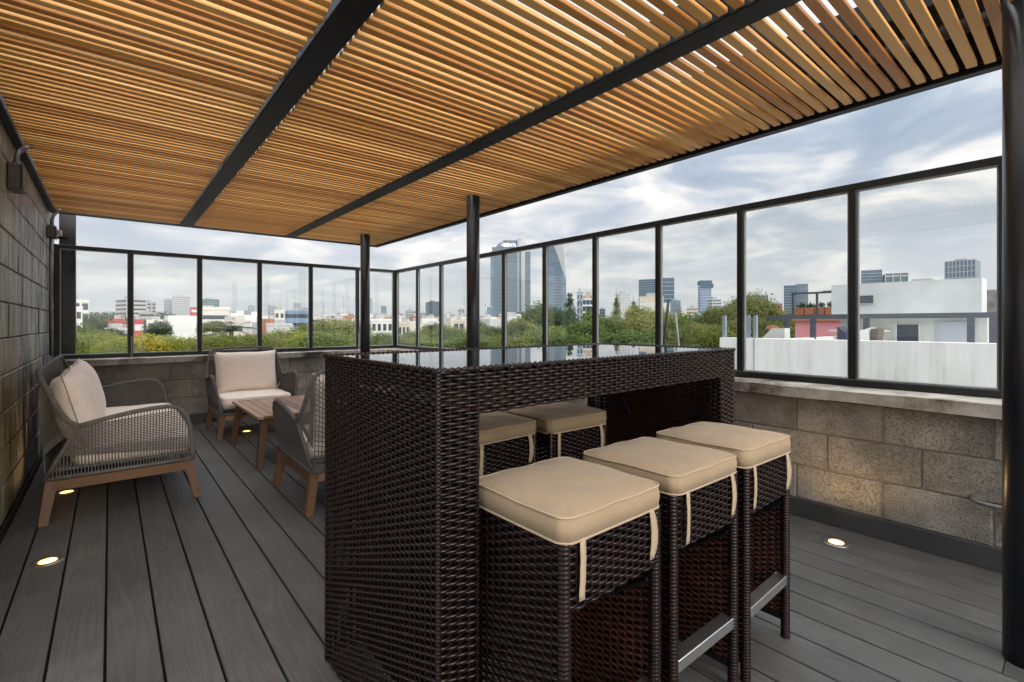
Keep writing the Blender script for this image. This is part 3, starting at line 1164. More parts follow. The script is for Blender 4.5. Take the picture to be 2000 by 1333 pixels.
ARM = [(0.15, .575), (0.235, .595), (0.32, .615), (0.42, .633), (0.52, .645), (0.60, .648), (0.655, .632), (0.695, .585), (0.72, .50), (0.735, .40), (0.742, .30), (0.745, .262)]
def lean(z):
    t = min(max((z - .26) / .36, 0), 1)
    return 0.062 * t
def lounge(name, label, loc, rz, W, ncush, group=None, cat='armchair'):
    """local x = depth (0 back .. .745 front), y = width"""
    t = thing(name, label, cat, loc, rz, group)
    h = W / 2
    def sp(s, z, sy, ex=0.0):
        return (s, sy * (h + lean(z) + ex), z)
    # timber base
    for sy in (-1, 1):
        MB().hexa([(.03, sy * h - .02, .192), (.715, sy * h - .02, .192), (.715, sy * h + .012, .192), (.03, sy * h + .012, .192)],
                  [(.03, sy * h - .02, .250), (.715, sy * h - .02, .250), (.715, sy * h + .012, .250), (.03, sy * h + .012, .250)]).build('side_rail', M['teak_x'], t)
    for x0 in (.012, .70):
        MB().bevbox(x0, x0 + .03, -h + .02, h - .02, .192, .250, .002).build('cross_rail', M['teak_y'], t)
    for sx, fx in ((0.0, -.030), (.690, .745)):
        for sy in (-1, 1):
            y0 = sy * (h - .014)
            y1 = sy * (h + .028)
            a, b = .056, .044
            bot = [(fx, y1 - b / 2, 0), (fx + b, y1 - b / 2, 0), (fx + b, y1 + b / 2, 0), (fx, y1 + b / 2, 0)]
            top = [(sx, y0 - a / 2, .252), (sx + a, y0 - a / 2, .252), (sx + a, y0 + a / 2, .252), (sx, y0 + a / 2, .252)]
            MB().hexa(bot, top).build('leg', M['teak_z'], t)
    # rope-bound frame: one continuous tube per side plus the top of the back
    for sy in (-1, 1):
        MB().tube([sp(s, z, sy) for s, z in ARM], 0.0145, 9).build('arm_frame', M['rope_tube'], t, True)
        MB().tube([sp(0, .268, sy), sp(.05, .37, sy), sp(.10, .475, sy), sp(.15, .575, sy)], 0.0125, 8).build('rear_stay', M['rope_tube'], t, True)
        MB().tube([sp(0.0, .262, sy), sp(.745, .262, sy)], 0.0125, 8).build('seat_edge', M['rope_tube'], t, True)
    back = []
    for s, z, ex in ((.15, .575, 0), (.105, .605, -.01), (.065, .67, -.02), (.03, .75, -.032), (.0, .82, -.045), (-.02, .865, -.06), (-.032, .895, -.09), (-.036, .908, -.14), (-.038, .915, -.22)):
        back.append((s, h + .056 + ex, z))
    left = [(-.04, 0, .918)] + [(p[0], -p[1], p[2]) for p in back[::-1]]
    MB().tube(back + left, 0.0145, 9).build('back_frame', M['rope_tube'], t, True)
    MB().tube([(.0, -h, .262), (.0, h, .262)], 0.0125, 8).build('seat_edge', M['rope_tube'], t, True)
    MB().tube([(.745, -h, .262), (.745, h, .262)], 0.0125, 8).build('seat_edge', M['rope_tube'], t, True)
    # cords
    def arm_z(s):
        if s < .15:
            return .262 + (s / .15) * .313
        for (a, za), (b, zb) in zip(ARM[:-1], ARM[1:]):
            if a <= s <= b:
                return za + (zb - za) * (s - a) / (b - a)
        return .3
    for sy in (-1, 1):
        m = MB()
        n = 46
        for k in range(1, n):
            s = .745 * k / n
            zt = arm_z(s)
            pts = [sp(s, .262, sy), sp(s, (.262 + zt) / 2, sy), sp(s, zt, sy)]
            m.tube(pts, 0.0034, 5, False)
        nh = 22
        for k in range(nh):
            f = k / (nh - 1)
            za = .40 + f * .17
            sa = (za - .262) / .313 * .15
            zb = .345 + f * .275
            sb = .742 - max(0, (zb - .42)) ** 2 * 1.1
            pts = []
            for q in range(5):
                g_ = q / 4
                s, z = sa + (sb - sa) * g_, za + (zb - za) * g_
                pts.append((s, sy * (h + lean(z) + .004), z))
            m.tube(pts, 0.0036, 5, False)
        # rear corner, between the stay and the back frame
        for k in range(24):
            f = (k + .5) / 24
            i = f * (len(back) - 4)
            a, b = back[int(i)], back[int(i) + 1]
            g_ = i - int(i)
            q = [a[j] + (b[j] - a[j]) * g_ for j in range(3)]
            m.tube([(q[0], sy * q[1], q[2]), (-.004 - .03 * f, sy * (h + .0), max(.30, q[2] - .16))], 0.0030, 5, False)
        o = m.build('side_cords', M['rope'], t, True)
        o['kind'] = 'stuff'
    m = MB()
    nb = int(W / .022)
    def top_pt(y):
        a = abs(y)
        prev = back[0]
        pts = back[::-1]
        best = (-.04, .918)
        if a > .0 and a > pts[0][1]:
            for p, q in zip(pts[:-1], pts[1:]):
                if p[1] <= a <= q[1]:
                    g_ = (a - p[1]) / max(1e-6, q[1] - p[1])
                    return p[0] + (q[0] - p[0]) * g_, p[2] + (q[2] - p[2]) * g_
        return best
    for k in range(nb + 1):
        y = -h + .01 + (W - .02) * k / nb
        s1, z1 = top_pt(y)
        m.tube([(0.0, y, .262), (s1 * .55 - .006, y * (1 + .0), (.262 + z1) / 2), (s1, y, z1)], 0.0034, 5, False)
    for sy in (-1, 1):
        for k in range(18):
            f = k / 17
            m.tube([(-.012 - .018 * f, sy * (h - .005), .30 + .56 * f), (-.016, sy * (h * .30) * (1 - f * .6), .262 + .04 + .30 * f)], 0.0034, 5, False)
    o = m.build('back_cords', M['rope'], t, True)
    o['kind'] = 'stuff'
    # cushions
    MB().box(.02, .735, -h + .01, h - .01, .300, .318).build('seat_board', M['rope_tube'], t)
    me, rims = cushion_mesh(0.66, W - .03, 0.095, 0.020, 'seat_cushion', M['oat'], 32, 0.02)
    c = obj('seat_cushion', me, t, (.430, 0, .319))
    MB().tube(rims[1], 0.0035, 5, closed=True).build('piping', M['oat'], c, True)
    cw = (W - .02) / ncush
    for k in range(ncush):
        me, rim = pillow(cw * (.98 if ncush > 1 else .97), 0.50, 0.21, 'back_cushion', M['oat'], seed=k + 2)
        c = obj('back_cushion', me, t, (.128 + .01 * k, -h + .01 + cw * (k + .5), .640))
        c.rotation_euler = (R(0), R(0), R(90))
        c.rotation_euler = Matrix.Rotation(R(-14), 3, 'Y').to_4x4().to_3x3().__matmul__(Matrix.Rotation(R(90), 3, 'Z')).to_euler()
        MB().tube(rim, 0.0035, 5, closed=True).build('seam', M['seam'], c, True)
    return t
SOFA_Y0, SOFA_Y1 = 4.03, 5.93
lounge('sofa', 'two-seat grey rope sofa with oatmeal cushions against the painted wall', (-0.298, (SOFA_Y0 + SOFA_Y1) / 2, 0), 0, SOFA_Y1 - SOFA_Y0, 2, None, 'sofa')
lounge('armchair', 'grey rope armchair with oatmeal cushions facing the camera by the far parapet', (1.235, 6.50, 0), R(-90), 0.70, 1, 'rope armchairs')
lounge('armchair', 'grey rope armchair seen from behind, half hidden by the wicker bar', (1.335, 3.155, 0), R(90), 0.70, 1, 'rope armchairs')

# coffee table
ct = thing('coffee_table', 'low slatted wooden coffee table between the two rope armchairs', 'table', (1.30, 4.96, 0))
TX, TY, TZ = 0.36, 0.545, 0.428
npk = 8
pw = (2 * TX - .10) / npk
for k in range(npk):
    x0 = -TX + .05 + k * pw
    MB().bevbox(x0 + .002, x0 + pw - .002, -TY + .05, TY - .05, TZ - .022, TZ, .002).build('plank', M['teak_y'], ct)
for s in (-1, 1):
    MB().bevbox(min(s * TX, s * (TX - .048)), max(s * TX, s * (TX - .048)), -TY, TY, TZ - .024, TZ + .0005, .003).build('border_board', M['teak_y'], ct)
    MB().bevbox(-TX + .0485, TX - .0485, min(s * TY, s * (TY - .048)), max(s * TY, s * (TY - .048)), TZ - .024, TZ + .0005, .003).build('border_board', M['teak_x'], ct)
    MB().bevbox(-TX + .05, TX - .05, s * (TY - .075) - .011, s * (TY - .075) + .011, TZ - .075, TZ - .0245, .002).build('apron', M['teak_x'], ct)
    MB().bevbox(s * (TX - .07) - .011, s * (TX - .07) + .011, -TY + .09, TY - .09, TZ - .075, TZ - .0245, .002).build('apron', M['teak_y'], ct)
for sx in (-1, 1):
    for sy in (-1, 1):
        a, b = .029, .022
        tx, ty, fx, fy = sx * (TX - .06), sy * (TY - .06), sx * (TX - .005), sy * (TY + .02)
        MB().hexa([(fx - b, fy - b, 0), (fx + b, fy - b, 0), (fx + b, fy + b, 0), (fx - b, fy + b, 0)],
                  [(tx - a, ty - a, TZ - .0245), (tx + a, ty - a, TZ - .0245), (tx + a, ty + a, TZ - .0245), (tx - a, ty + a, TZ - .0245)]).build('leg', M['teak_z'], ct)

# ================================================================== recessed deck lamps
def m_lamp():
    m, t, p, N, L = material('lamp_lens')
    p.inputs['Base Color'].default_value = (1, .8, .45, 1)
    p.inputs['Emission Color'].default_value = (1.0, 0.62, 0.18, 1)
    p.inputs['Emission Strength'].default_value = 1.7
    return m
M['lens'] = m_lamp()
M['lamp_ring'] = simple('brushed_ring', (0.33, 0.30, 0.26), 0.35, 0.9, 0.1, 30)
lamps = [((-.242, 3.381), 'lit round floor lamp in the open deck, nearest on the left'),
         ((-.238, 4.683), 'lit round floor lamp in the deck under the sofa'),
         ((1.175, 6.052), 'lit round floor lamp in the deck below the far armchair'),
         ((3.067, 0.908), 'lit round floor lamp in the deck beside the right parapet')]
for (x, y), lab in lamps:
    t = thing('floor_lamp', lab, 'floor lamp', (x, y, 0.001), 0, 'round lamps let into the deck')
    V, F = [], []
    n = 40
    for k in range(n):
        a = 2 * math.pi * k / n
        for r_, z in ((.066, 0.0), (.063, .0045), (.044, .0050), (.036, .0015)):
            V.append((r_ * math.cos(a), r_ * math.sin(a), z))
    for k in range(n):
        for q in range(3):
            j = (k + 1) % n
            F.append((k * 4 + q, j * 4 + q, j * 4 + q + 1, k * 4 + q + 1))
    MB().add(V, F).build('trim_ring', M['lamp_ring'], t, True)
    V = [(0, 0, .004)] + [(0.0365 * math.cos(2 * math.pi * k / n), 0.0365 * math.sin(2 * math.pi * k / n), .0018) for k in range(n)]
    F = [(0, 1 + k, 1 + (k + 1) % n) for k in range(n)]
    MB().add(V, F).build('lens', M['lens'], t, True)
    ld = bpy.data.lights.new('bulb', 'SPOT')
    ld.energy = 4.0
    ld.color = (1.0, 0.62, 0.27)
    ld.spot_size = R(150)
    ld.spot_blend = 0.8
    ld.shadow_soft_size = 0.03
    lo = bpy.data.objects.new('bulb', ld)
    COL.objects.link(lo)
    lo.parent = t
    lo.location = (0, 0, 0.012)
    lo.rotation_euler = (math.pi, 0, 0)

# ================================================================== wall fittings
def jbox(y, z, w_, h_, label, pts, extra):
    t = thing('junction_box', label, 'junction box', (XL, y, z))
    MB().bevbox(0.0015, .062, -w_ / 2, w_ / 2, -h_ / 2, h_ / 2, .006).build('box', M['grey_box'], t)
    MB().bevbox(.0625, .070, -w_ / 2 - .004, w_ / 2 + .004, -h_ / 2 - .004, h_ / 2 + .004, .003).build('cover', M['grey_box'], t)
    MB().tube(pts, .0135, 10).build('conduit', M['conduit'], t, True)
    for p in extra:
        MB().tube(p, .0115, 10).build('conduit', M['conduit'], t, True)
    MB().tube([pts[0], Vector(pts[0]) + Vector((0, 0, .022))], .021, 10).build('gland', M['conduit'], t, True)
    return t
jb1 = jbox(4.20, 2.085, .19, .15, 'large grey junction box with bent conduit near the top of the painted wall',
     [(.034, -.02, .075), (.034, -.02, .13), (.040, .0, .165), (.06, .05, .205), (.085, .10, .235)], [])
jb2 = jbox(6.50, 2.09, .16, .11, 'small grey junction box with white sensor in the far left corner',
     [(.034, -.02, .055), (.034, -.015, .12), (.045, .01, .17), (.075, .05, .225), (.10, .07, .26)],
     [[(.022, .04, -.055), (.022, .05, -.14), (.02, .055, -.25), (.02, .055, -1.20)]])
MB().bevbox(.071, .105, .0, .06, -.02, .035, .006).build('sensor', M['white_plastic'], jb2)
MB().bevbox(.071, .15, .03, .05, -.05, -.025, .004).build('bracket', M['black_steel'], jb2)
pp = thing('wall_pipe', 'grey metal pipe bent into the right block parapet beside the post', 'pipe', (XW, 0.39, 0.33))
MB().tube([(.01, .0, .012), (-.018, .0, .010), (-.034, -.006, .004), (-.040, -.022, -.002), (-.040, -.06, -.006), (-.040, -.45, -.012), (-.040, -1.2, -.02)], .0115, 10).build('pipe', M['conduit'], pp, True)
MB().bevbox(-.052, .0, -.135, -.12, -.026, .008, .002).build('saddle', M['conduit'], pp)
oc = thing('steel_column', 'dark grey steel column standing outside the far left window', 'column', (-.37, 7.47, 0))
MB().bevbox(-.07, .07, -.05, .05, -3, 2.55, .004).build('shaft', M['frame'], oc)
MB().bevbox(-.10, .10, -.08, .08, 2.551, 2.57, .004).build('cap_plate', M['frame'], oc)
pr = thing('prop_rods', 'two thin metal rods leaning behind a mullion of the right screen', 'rod', (XG + .28, 2.42, 0))
MB().tube([(0, .12, .65), (.0, .02, 1.42)], .011, 8).build('rod', M['frame'], pr, True)
MB().tube([(.03, -.10, .65), (.03, -.03, 1.30)], .009, 8).build('rod', M['gasket'], pr, True)

# ================================================================== the city beyond
GZ = -13.0
rng = random.Random(77)
M['street'] = simple('city_ground', (0.20, 0.19, 0.17), 0.95, 0, 0.4, 0.02, coord='Object')
gm = MB()
gm.add([(-14000, -14000, GZ), (14000, -14000, GZ), (14000, 14000, GZ), (-14000, 14000, GZ)], [(0, 1, 2, 3)])
g = gm.build('ground', M['street'])
g['kind'] = 'structure'

# our own building under the terrace
M['own_wall'] = simple('own_render', (0.34, 0.32, 0.28), 0.9, 0, 0.15, 0.8)
hb = MB().box(XL - 0.32, XW + 0.29, -6.0, YW + 0.29, GZ, -0.301).build('host_building', M['own_wall'])
tag(hb, 'plain building carrying the roof terrace under the deck', 'building')

# ---- hills on the horizon
M['hill'] = simple('hill_scrub', (0.07, 0.085, 0.06), 0.95, 0, 0.3, 0.002)
V, F = [], []
nh = 220
hr = random.Random(9)
phs = [hr.uniform(0, 6.28) for _ in range(8)]
for k in range(nh + 1):
    az = R(-75 + 230 * k / nh)
    h_ = 150 + sum(a * math.sin(az * fq + p) for a, fq, p in zip((70, 55, 40, 25, 16, 10, 8, 6), (2.1, 4.3, 7.7, 13, 22, 37, 61, 90), phs))
    h_ = max(40, h_)
    for rr, zz in ((9000, GZ), (9700, GZ + h_ * .55), (10300, GZ + h_), (11400, GZ)):
        V.append((rr * math.sin(az), rr * math.cos(az), zz))
for k in range(nh):
    for q in range(3):
        F.append((k * 4 + q, k * 4 + 4 + q, k * 4 + 5 + q, k * 4 + 1 + q))
hl = MB().add(V, F).build('hills', M['hill'], None, True)
hl['kind'] = 'structure'

# ---- building kit
def bmat(name, col, rough=0.7, metal=0.0, var=0.08, scale=0.2, spec=0.5):
    if name not in M:
        M[name] = simple(name, col, rough, metal, var, scale, spec=spec)
    return M[name]
WHITE = bmat('white_render', (0.62, 0.61, 0.59), 0.85)
CREAM = bmat('cream_render', (0.52, 0.47, 0.40), 0.85)
GREY = bmat('grey_concrete', (0.34, 0.34, 0.34), 0.85)
PALE = bmat('pale_concrete', (0.47, 0.46, 0.46), 0.85)
RED = bmat('red_render', (0.42, 0.055, 0.06), 0.8)
PINK = bmat('pink_render', (0.62, 0.25, 0.27), 0.85)
ORANGE = bmat('orange_render', (0.60, 0.27, 0.07), 0.85)
TERRA = bmat('terracotta', (0.36, 0.15, 0.08), 0.85)
BLUEG = bmat('blue_curtain_glass', (0.05, 0.10, 0.15), 0.12, 0.0, 0.2, 0.06)
TEALG = bmat('teal_curtain_glass', (0.05, 0.115, 0.13), 0.12, 0.0, 0.2, 0.06)
DARKG = bmat('dark_window_glass', (0.035, 0.045, 0.055), 0.12, 0.0, 0.2, 0.1)
SLAB = bmat('slab_edge', (0.26, 0.31, 0.36), 0.5)
BLUEW = bmat('blue_render', (0.16, 0.24, 0.36), 0.8)
ROOFM = bmat('roof_metal', (0.30, 0.31, 0.32), 0.6)

def building(px0, px1, ytop, d, label, body=PALE, style='bands', glass=DARKG, fl=3.4, deep=None, rot=0.0, cat='building', name='building', base=GZ, nx=None, roof=True, trim=None, group=None):
    """a block whose front spans photograph columns px0..px1 at depth d"""
    a0, a1 = math.atan((px0 - 1000) / FPX), math.atan((px1 - 1000) / FPX)
    am = (a0 + a1) / 2
    wd = 2 * math.tan((a1 - a0) / 2) * d / math.cos(am)
    if rot:
        wd = wd / (math.cos(R(rot)) + 0.7 * abs(math.sin(R(rot))))
    dp = deep or max(8.0, wd * 0.7)
    c = spot(1000 + FPX * math.tan(am), d)
    t = thing(name, label, cat, (c.x, c.y, base), -YAW - am + R(rot), group)
    H_ = hgt(ytop, d) - base
    hw = wd / 2
    y0 = 0.0
    MB().box(-hw, hw, y0, dp, 0, H_).build('body', body, t)
    nf = max(1, int(H_ / fl))
    fh = H_ / nf
    vis0 = max(0, nf - 60)
    m = MB()
    if style == 'bands':
        for k in range(vis0, nf):
            z0 = k * fh + fh * .35
            z1 = z0 + fh * .42
            m.box(-hw + wd * .04, hw - wd * .04, -.12, .0, z0, z1)
            m.box(-hw - .12, -hw, y0 + dp * .06, dp * .94, z0, z1)
            m.box(hw, hw + .12, y0 + dp * .06, dp * .94, z0, z1)
        o = m.build('window_bands', glass, t)
    elif style == 'slabs':
        for k in range(vis0, nf + 1):
            z0 = k * fh - fh * .10
            m.box(-hw - .25, hw + .25, -.25, dp + .25, z0, z0 + fh * .17)
        o = m.build('floor_slabs', trim or SLAB, t)
    elif style == 'fins':
        n = nx or 7
        for k in range(n + 1):
            xx = -hw + wd * k / n
            m.box(xx - wd * .018, xx + wd * .018, -.8, 0, 0, H_ + .5)
        for k in range(vis0, nf, 2):
            m.box(-hw, hw, -.3, 0.0, k * fh, k * fh + fh * .35)
        o = m.build('fins', trim or PALE, t)
    elif style == 'grid':
        n = nx or max(2, int(wd / 3.2))
        for k in range(vis0, nf):
            z0 = k * fh + fh * .30
            for q in range(n):
                xx = -hw + wd * (q + .5) / n
                m.box(xx - wd / n * .30, xx + wd / n * .30, -.10, 0.0, z0, z0 + fh * .5)
            nd = max(2, int(dp / 3.5))
            for q in range(nd):
                yy = dp * (q + .5) / nd
                for sx in (-1, 1):
                    m.box(min(sx * hw, sx * (hw + .1)), max(sx * hw, sx * (hw + .1)), yy - dp / nd * .28, yy + dp / nd * .28, z0, z0 + fh * .5)
        o = m.build('windows', glass, t)
    elif style == 'balcony':
        n = nx or 2
        for k in range(vis0, nf):
            z0 = k * fh + fh * .30
            for q in range(n):
                xx = -hw + wd * (q + .5) / n
                m.box(xx - wd / n * .36, xx + wd / n * .36, -.08, 0.0, z0, z0 + fh * .58)
            for sx in (-1, 1):
                m.box(min(sx * hw, sx * (hw + .1)), max(sx * hw, sx * (hw + .1)), dp * .2, dp * .8, z0, z0 + fh * .5)
        o = m.build('windows', glass, t)
        m2 = MB()
        for k in range(vis0, nf):
            z0 = k * fh
            m2.box(-hw + wd * .05, hw - wd * .05, -1.2, -.09, z0, z0 + fh * .24)
        b = m2.build('balconies', trim or body, t)
        b['kind'] = 'stuff'
    else:
        o = None
    if o is not None:
        o['kind'] = 'stuff'
    if roof:
        MB().box(-hw * .45, hw * .35, dp * .25, dp * .7, H_, H_ + min(3.2, H_ * .06 + 1)).build('roof_plant', GREY, t)
        MB().box(-hw - .15, hw + .15, -.15, .12, H_, H_ + .7).build('parapet', trim or body, t)
    return t, H_, hw, dp

# left windows
building(122, 176, 590, 150, 'white apartment block with stacked balconies, leftmost in the far windows', WHITE, 'balcony', DARKG, 3.2, 16, 6, nx=3)
building(118, 161, 604, 128, 'lower white apartment wing in front of the leftmost block', WHITE, 'grid', DARKG, 3.2, 12, 0, nx=3)
building(243, 291, 585, 420, 'pale tower block with dark window bands standing over the dark wood', PALE, 'bands', DARKG, 3.4, 24, 20)
building(271, 302, 612, 380, 'grey office slab at the foot of the pale banded tower', GREY, 'bands', DARKG, 3.6, 20)
building(286, 306, 592, 520, 'small grey block just right of the pale banded tower', GREY, 'grid', DARKG, 3.4, 20, 10)
building(336, 371, 580, 900, 'wide grey gridded hotel slab on the left skyline', PALE, 'grid', BLUEG, 3.6, 30, 0, nx=14)
building(320, 338, 586, 920, 'lower wing of the grey gridded hotel slab', GREY, 'grid', BLUEG, 3.6, 30, 0, nx=7)
building(397, 431, 585, 880, 'blue-green glass office cube on the left skyline', TEALG, 'slabs', None, 3.6, 30, 14, trim=SLAB)
building(206, 243, 627, 170, 'red-walled low house left of the first inner mullion', RED, 'bands', WHITE, 4, 14, -12)
building(262, 281, 628, 172, 'red-walled low house right of the first inner mullion', RED, 'bands', WHITE, 4, 14, 6)
building(222, 236, 633, 150, 'small white roof hut in front of the red house', WHITE, 'none', None, 3, 6, 0, roof=False)
building(203, 262, 646, 120, 'long low house with pale green roof between the yellow trees', PALE, 'bands', DARKG, 3.2, 10, 8)
building(286, 326, 628, 190, 'low white house with roof clutter left of the blank white wall', WHITE, 'grid', DARKG, 3.3, 14, 0)
building(326, 386, 617, 115, 'big blank white gable wall in the second far window', WHITE, 'none', None, 3.4, 12, 5, roof=False)
t, H_, hw, dp = building(384, 449, 612, 190, 'long white house with a row of round water tanks on its roof', WHITE, 'bands', DARKG, 3.3, 14, -4)
for k in range(7):
    xx = -hw * .55 + k * hw * .24
    MB().tube([(xx, 2.5, H_ + .2), (xx, 2.5, H_ + 1.3), (xx, 2.5, H_ + 2.2), (xx, 2.5, H_ + 2.5)], [1.05, 1.1, .95, .3], 12).build('water_tank', CREAM, t, True)
building(371, 440, 603, 330, 'long low red-roofed pavilion below the glass cube', RED, 'bands', WHITE, 4, 14, 0)
building(424, 476, 631, 140, 'cream terrace house above the palm', CREAM, 'bands', DARKG, 3.2, 10, 0)
building(484, 498, 598, 1200, 'slim grey tower left of the third far mullion', GREY, 'grid', BLUEG, 3.6, 18)
for k, (a, b, yt) in enumerate(((448, 458, 609), (461, 472, 611), (472, 486, 608), (523, 534, 598), (534, 544, 600), (590, 603, 602))):
    building(a, b, yt, 1150 + 40 * k, ['hazy grey flats right of the tank house', 'second hazy slab right of the tank house', 'hazy slab just left of the slim grey tower',
                                       'grey tower left of the white-framed office', 'short twin beside the grey tower left of the white-framed office', 'low grey slab right of the tallest far tower in the fourth window'][k], GREY, 'grid', BLUEG, 3.6, 20)
building(573, 587, 593, 1250, 'tallest hazy tower in the fourth far window', GREY, 'grid', BLUEG, 3.6, 20)
t, H_, hw, dp = building(536, 556, 609, 210, 'white-framed three-storey office front with square openings', WHITE, 'grid', DARKG, 3.6, 12, 0, nx=2)
building(555, 607, 610, 215, 'blue-grey glazed office wing beside the white-framed front', BLUEW, 'bands', DARKG, 3.4, 16, 0)
building(519, 572, 636, 150, 'plain grey house wall below the white-framed office', PALE, 'none', None, 3.2, 10, -5)
building(603, 628, 622, 260, 'cream flat-roofed house in the fifth far window', CREAM, 'bands', DARKG, 3.2, 12)
building(628, 700, 619, 420, 'long pale roofs beneath the lattice mast', PALE, 'bands', DARKG, 3.2, 14)
building(654, 668, 612, 700, 'small grey office left of the lattice mast', GREY, 'grid', DARKG, 3.4, 14)
building(676, 690, 613, 720, 'small grey office right of the lattice mast', GREY, 'grid', DARKG, 3.4, 14)
# masts
def mast(px, y0, y1, d, label, rungs):
    c = spot(px, d)
    zb, zt = hgt(y1, d), hgt(y0, d)
    t = thing('lattice_mast', label, 'mast', (c.x, c.y, GZ), -YAW)
    zb -= GZ
    zt -= GZ
    m = MB()
    for sx, sy in ((-.5, 0), (.5, 0), (0, .8)):
        m.tube([(sx * 1.2, sy, 0), (sx, sy, zb), (sx * .3, sy * .3, zt)], .16, 5)
    m.build('legs', ROOFM, t)
    for z, w_ in rungs:
        zz = zb + (zt - zb) * z
        MB().box(-w_, w_, -.2, .2, zz, zz + .5).build('antenna_frame', ROOFM, t)
        for q in range(5):
            x_ = -w_ + 2 * w_ * q / 4
            MB().box(x_ - .18, x_ + .18, -.4, .1, zz - .8, zz + 2.2).build('antenna', WHITE, t)
mast(671, 580, 618, 420, 'tall lattice antenna mast in the fifth far window', ((.25, 2.0), (.55, 3.2), (.7, 3.0)))
mast(632, 594, 620, 500, 'short hazy antenna mast left of the tall one', ((.5, 2.2),))
mast(948, 592, 624, 420, 'thin antenna mast just right of the second post', ((.6, 1.0),))
# middle
building(744, 755, 599, 1500, 'slim teal tower seen right of the first post', TEALG, 'slabs', None, 3.8, 22)
building(716, 727, 583, 1700, 'hazy tower edge showing beside the first post', GREY, 'grid', BLUEG, 3.8, 22)
building(722, 746, 615, 700, 'grey block at the foot of the slim teal tower', GREY, 'bands', DARKG, 3.6, 20)
building(723, 769, 628, 135, 'white flat-roofed house right of the first post', WHITE, 'grid', DARKG, 3.3, 12, 8, nx=4)
building(726, 772, 624, 160, 'brown overhanging roof behind the white flat-roofed house', TERRA, 'none', None, 3, 10)
building(778, 800, 634, 120, 'cream house just right of the screen corner', CREAM, 'grid', DARKG, 3.2, 10, 0, nx=3)
building(792, 812, 608, 650, 'grey stepped block right of the screen corner', GREY, 'grid', DARKG, 3.4, 18)
building(796, 806, 604, 660, 'upper step of the grey block right of the screen corner', PALE, 'grid', DARKG, 3.4, 12)
building(840, 861, 590, 820, 'dark blue office tower left of the second post', BLUEG, 'bands', DARKG, 3.6, 24, 25)
building(820, 832, 612, 700, 'low hazy block left of the dark blue office tower', GREY, 'grid', DARKG, 3.4, 18)
building(866, 893, 614, 600, 'long hazy block left of the second post', PALE, 'grid', DARKG, 3.4, 18)
building(895, 907, 605, 640, 'hazy block peeping left of the second post', GREY, 'grid', DARKG, 3.4, 18)
building(886, 907, 630, 140, 'cream house with balconies left of the second post', CREAM, 'balcony', DARKG, 3.2, 10)
building(951, 969, 601, 900, 'hazy blue block at the foot of the tall logo tower', BLUEW, 'grid', DARKG, 3.4, 20)
building(975, 1022, 616, 330, 'low white offices in front of the tall logo tower', WHITE, 'bands', DARKG, 3.4, 14)
building(996, 1016, 622, 200, 'small white house below the tall logo tower', WHITE, 'grid', DARKG, 3.2, 10)

# tall tower with sign
D1 = 1400.0
def wz(py, d=D1):
    return hgt(py, d) - GZ
kx = D1 / FPX
c = spot(998, D1)
tw = thing('skyscraper', 'tallest blue glass tower with a white sign at its crown', 'skyscraper', (c.x, c.y, GZ), -YAW)
prof = [(-40 * kx, 0), (38 * kx, 0), (38 * kx, 42), (24 * kx, 60), (-24 * kx, 60), (-40 * kx, 44)]
MB().prism(prof, 2, 0, wz(492)).build('body', BLUEG, tw)
m = MB()
for k in range(8, 58):
    z = wz(492) * k / 58
    m.prism([(p[0] * 1.006, p[1] * 1.006 - .4) for p in prof], 2, z, z + 1.1)
m.build('floor_slabs', SLAB, tw)['kind'] = 'stuff'
MB().prism([(-37 * kx, 2), (15 * kx, 2), (15 * kx, 45), (-24 * kx, 45)], 2, wz(492), wz(483)).build('crown', BLUEG, tw)
MB().hexa([(-38 * kx, 0, wz(492)), (15 * kx, 0, wz(492)), (15 * kx, 50, wz(492)), (-38 * kx, 50, wz(492))],
          [(-22 * kx, 4, wz(474)), (15 * kx, 4, wz(474)), (15 * kx, 46, wz(474)), (-22 * kx, 46, wz(474))]).build('sloping_crown', BLUEG, tw)
MB().tube([(0, 24, wz(475)), (0, 24, wz(472)), (0, 24, wz(469)), (0, 24, wz(467.5))], [9 * kx, 15 * kx, 17.5 * kx, 14 * kx], 24).build('helipad', SLAB, tw, True)
MB().box(20 * kx, 27.5 * kx, -3, 14, 0, wz(458)).build('lift_shaft', PALE, tw)
MB().box(12 * kx, 16 * kx, -2, 10, 0, wz(466)).build('service_shaft', SLAB, tw)
MB().tube([(16 * kx, 4, wz(468)), (21 * kx, 4, wz(468))], 1.6, 6).build('bridge', SLAB, tw)
fc = bpy.data.curves.new('lettering', 'FONT')
fc.body = 'BBVA'
fc.size = 15.5 
fc.extrude = 0.4
fc.offset = 0.22
fo = bpy.data.objects.new('lettering', fc)
COL.objects.link(fo)
bpy.context.view_layer.update()
lm = bpy.data.meshes.new_from_object(fo)
bpy.data.objects.remove(fo)
def m_sign():
    m, t, p, N, L = material('emissive_lettering')
    p.inputs['Base Color'].default_value = (.9, .9, .9, 1)
    p.inputs['Emission Color'].default_value = (1, 1, 1, 1)
    p.inputs['Emission Strength'].default_value = 0.5  # white letters with a weak emission of their own
    return m
lm.materials.clear()
lm.materials.append(m_sign())
lo = obj('sign_lettering', lm, tw, (-15 * kx, -1.2, wz(482.5)))
lo.rotation_euler = (R(90), 0, 0)
MB().tube([(-17.5 * kx, -1.0, wz(479)), (-17.5 * kx, .5, wz(479))], 4.2, 14).build('sign_emblem', bmat('pink_emblem', (.75, .35, .42), .5), tw)

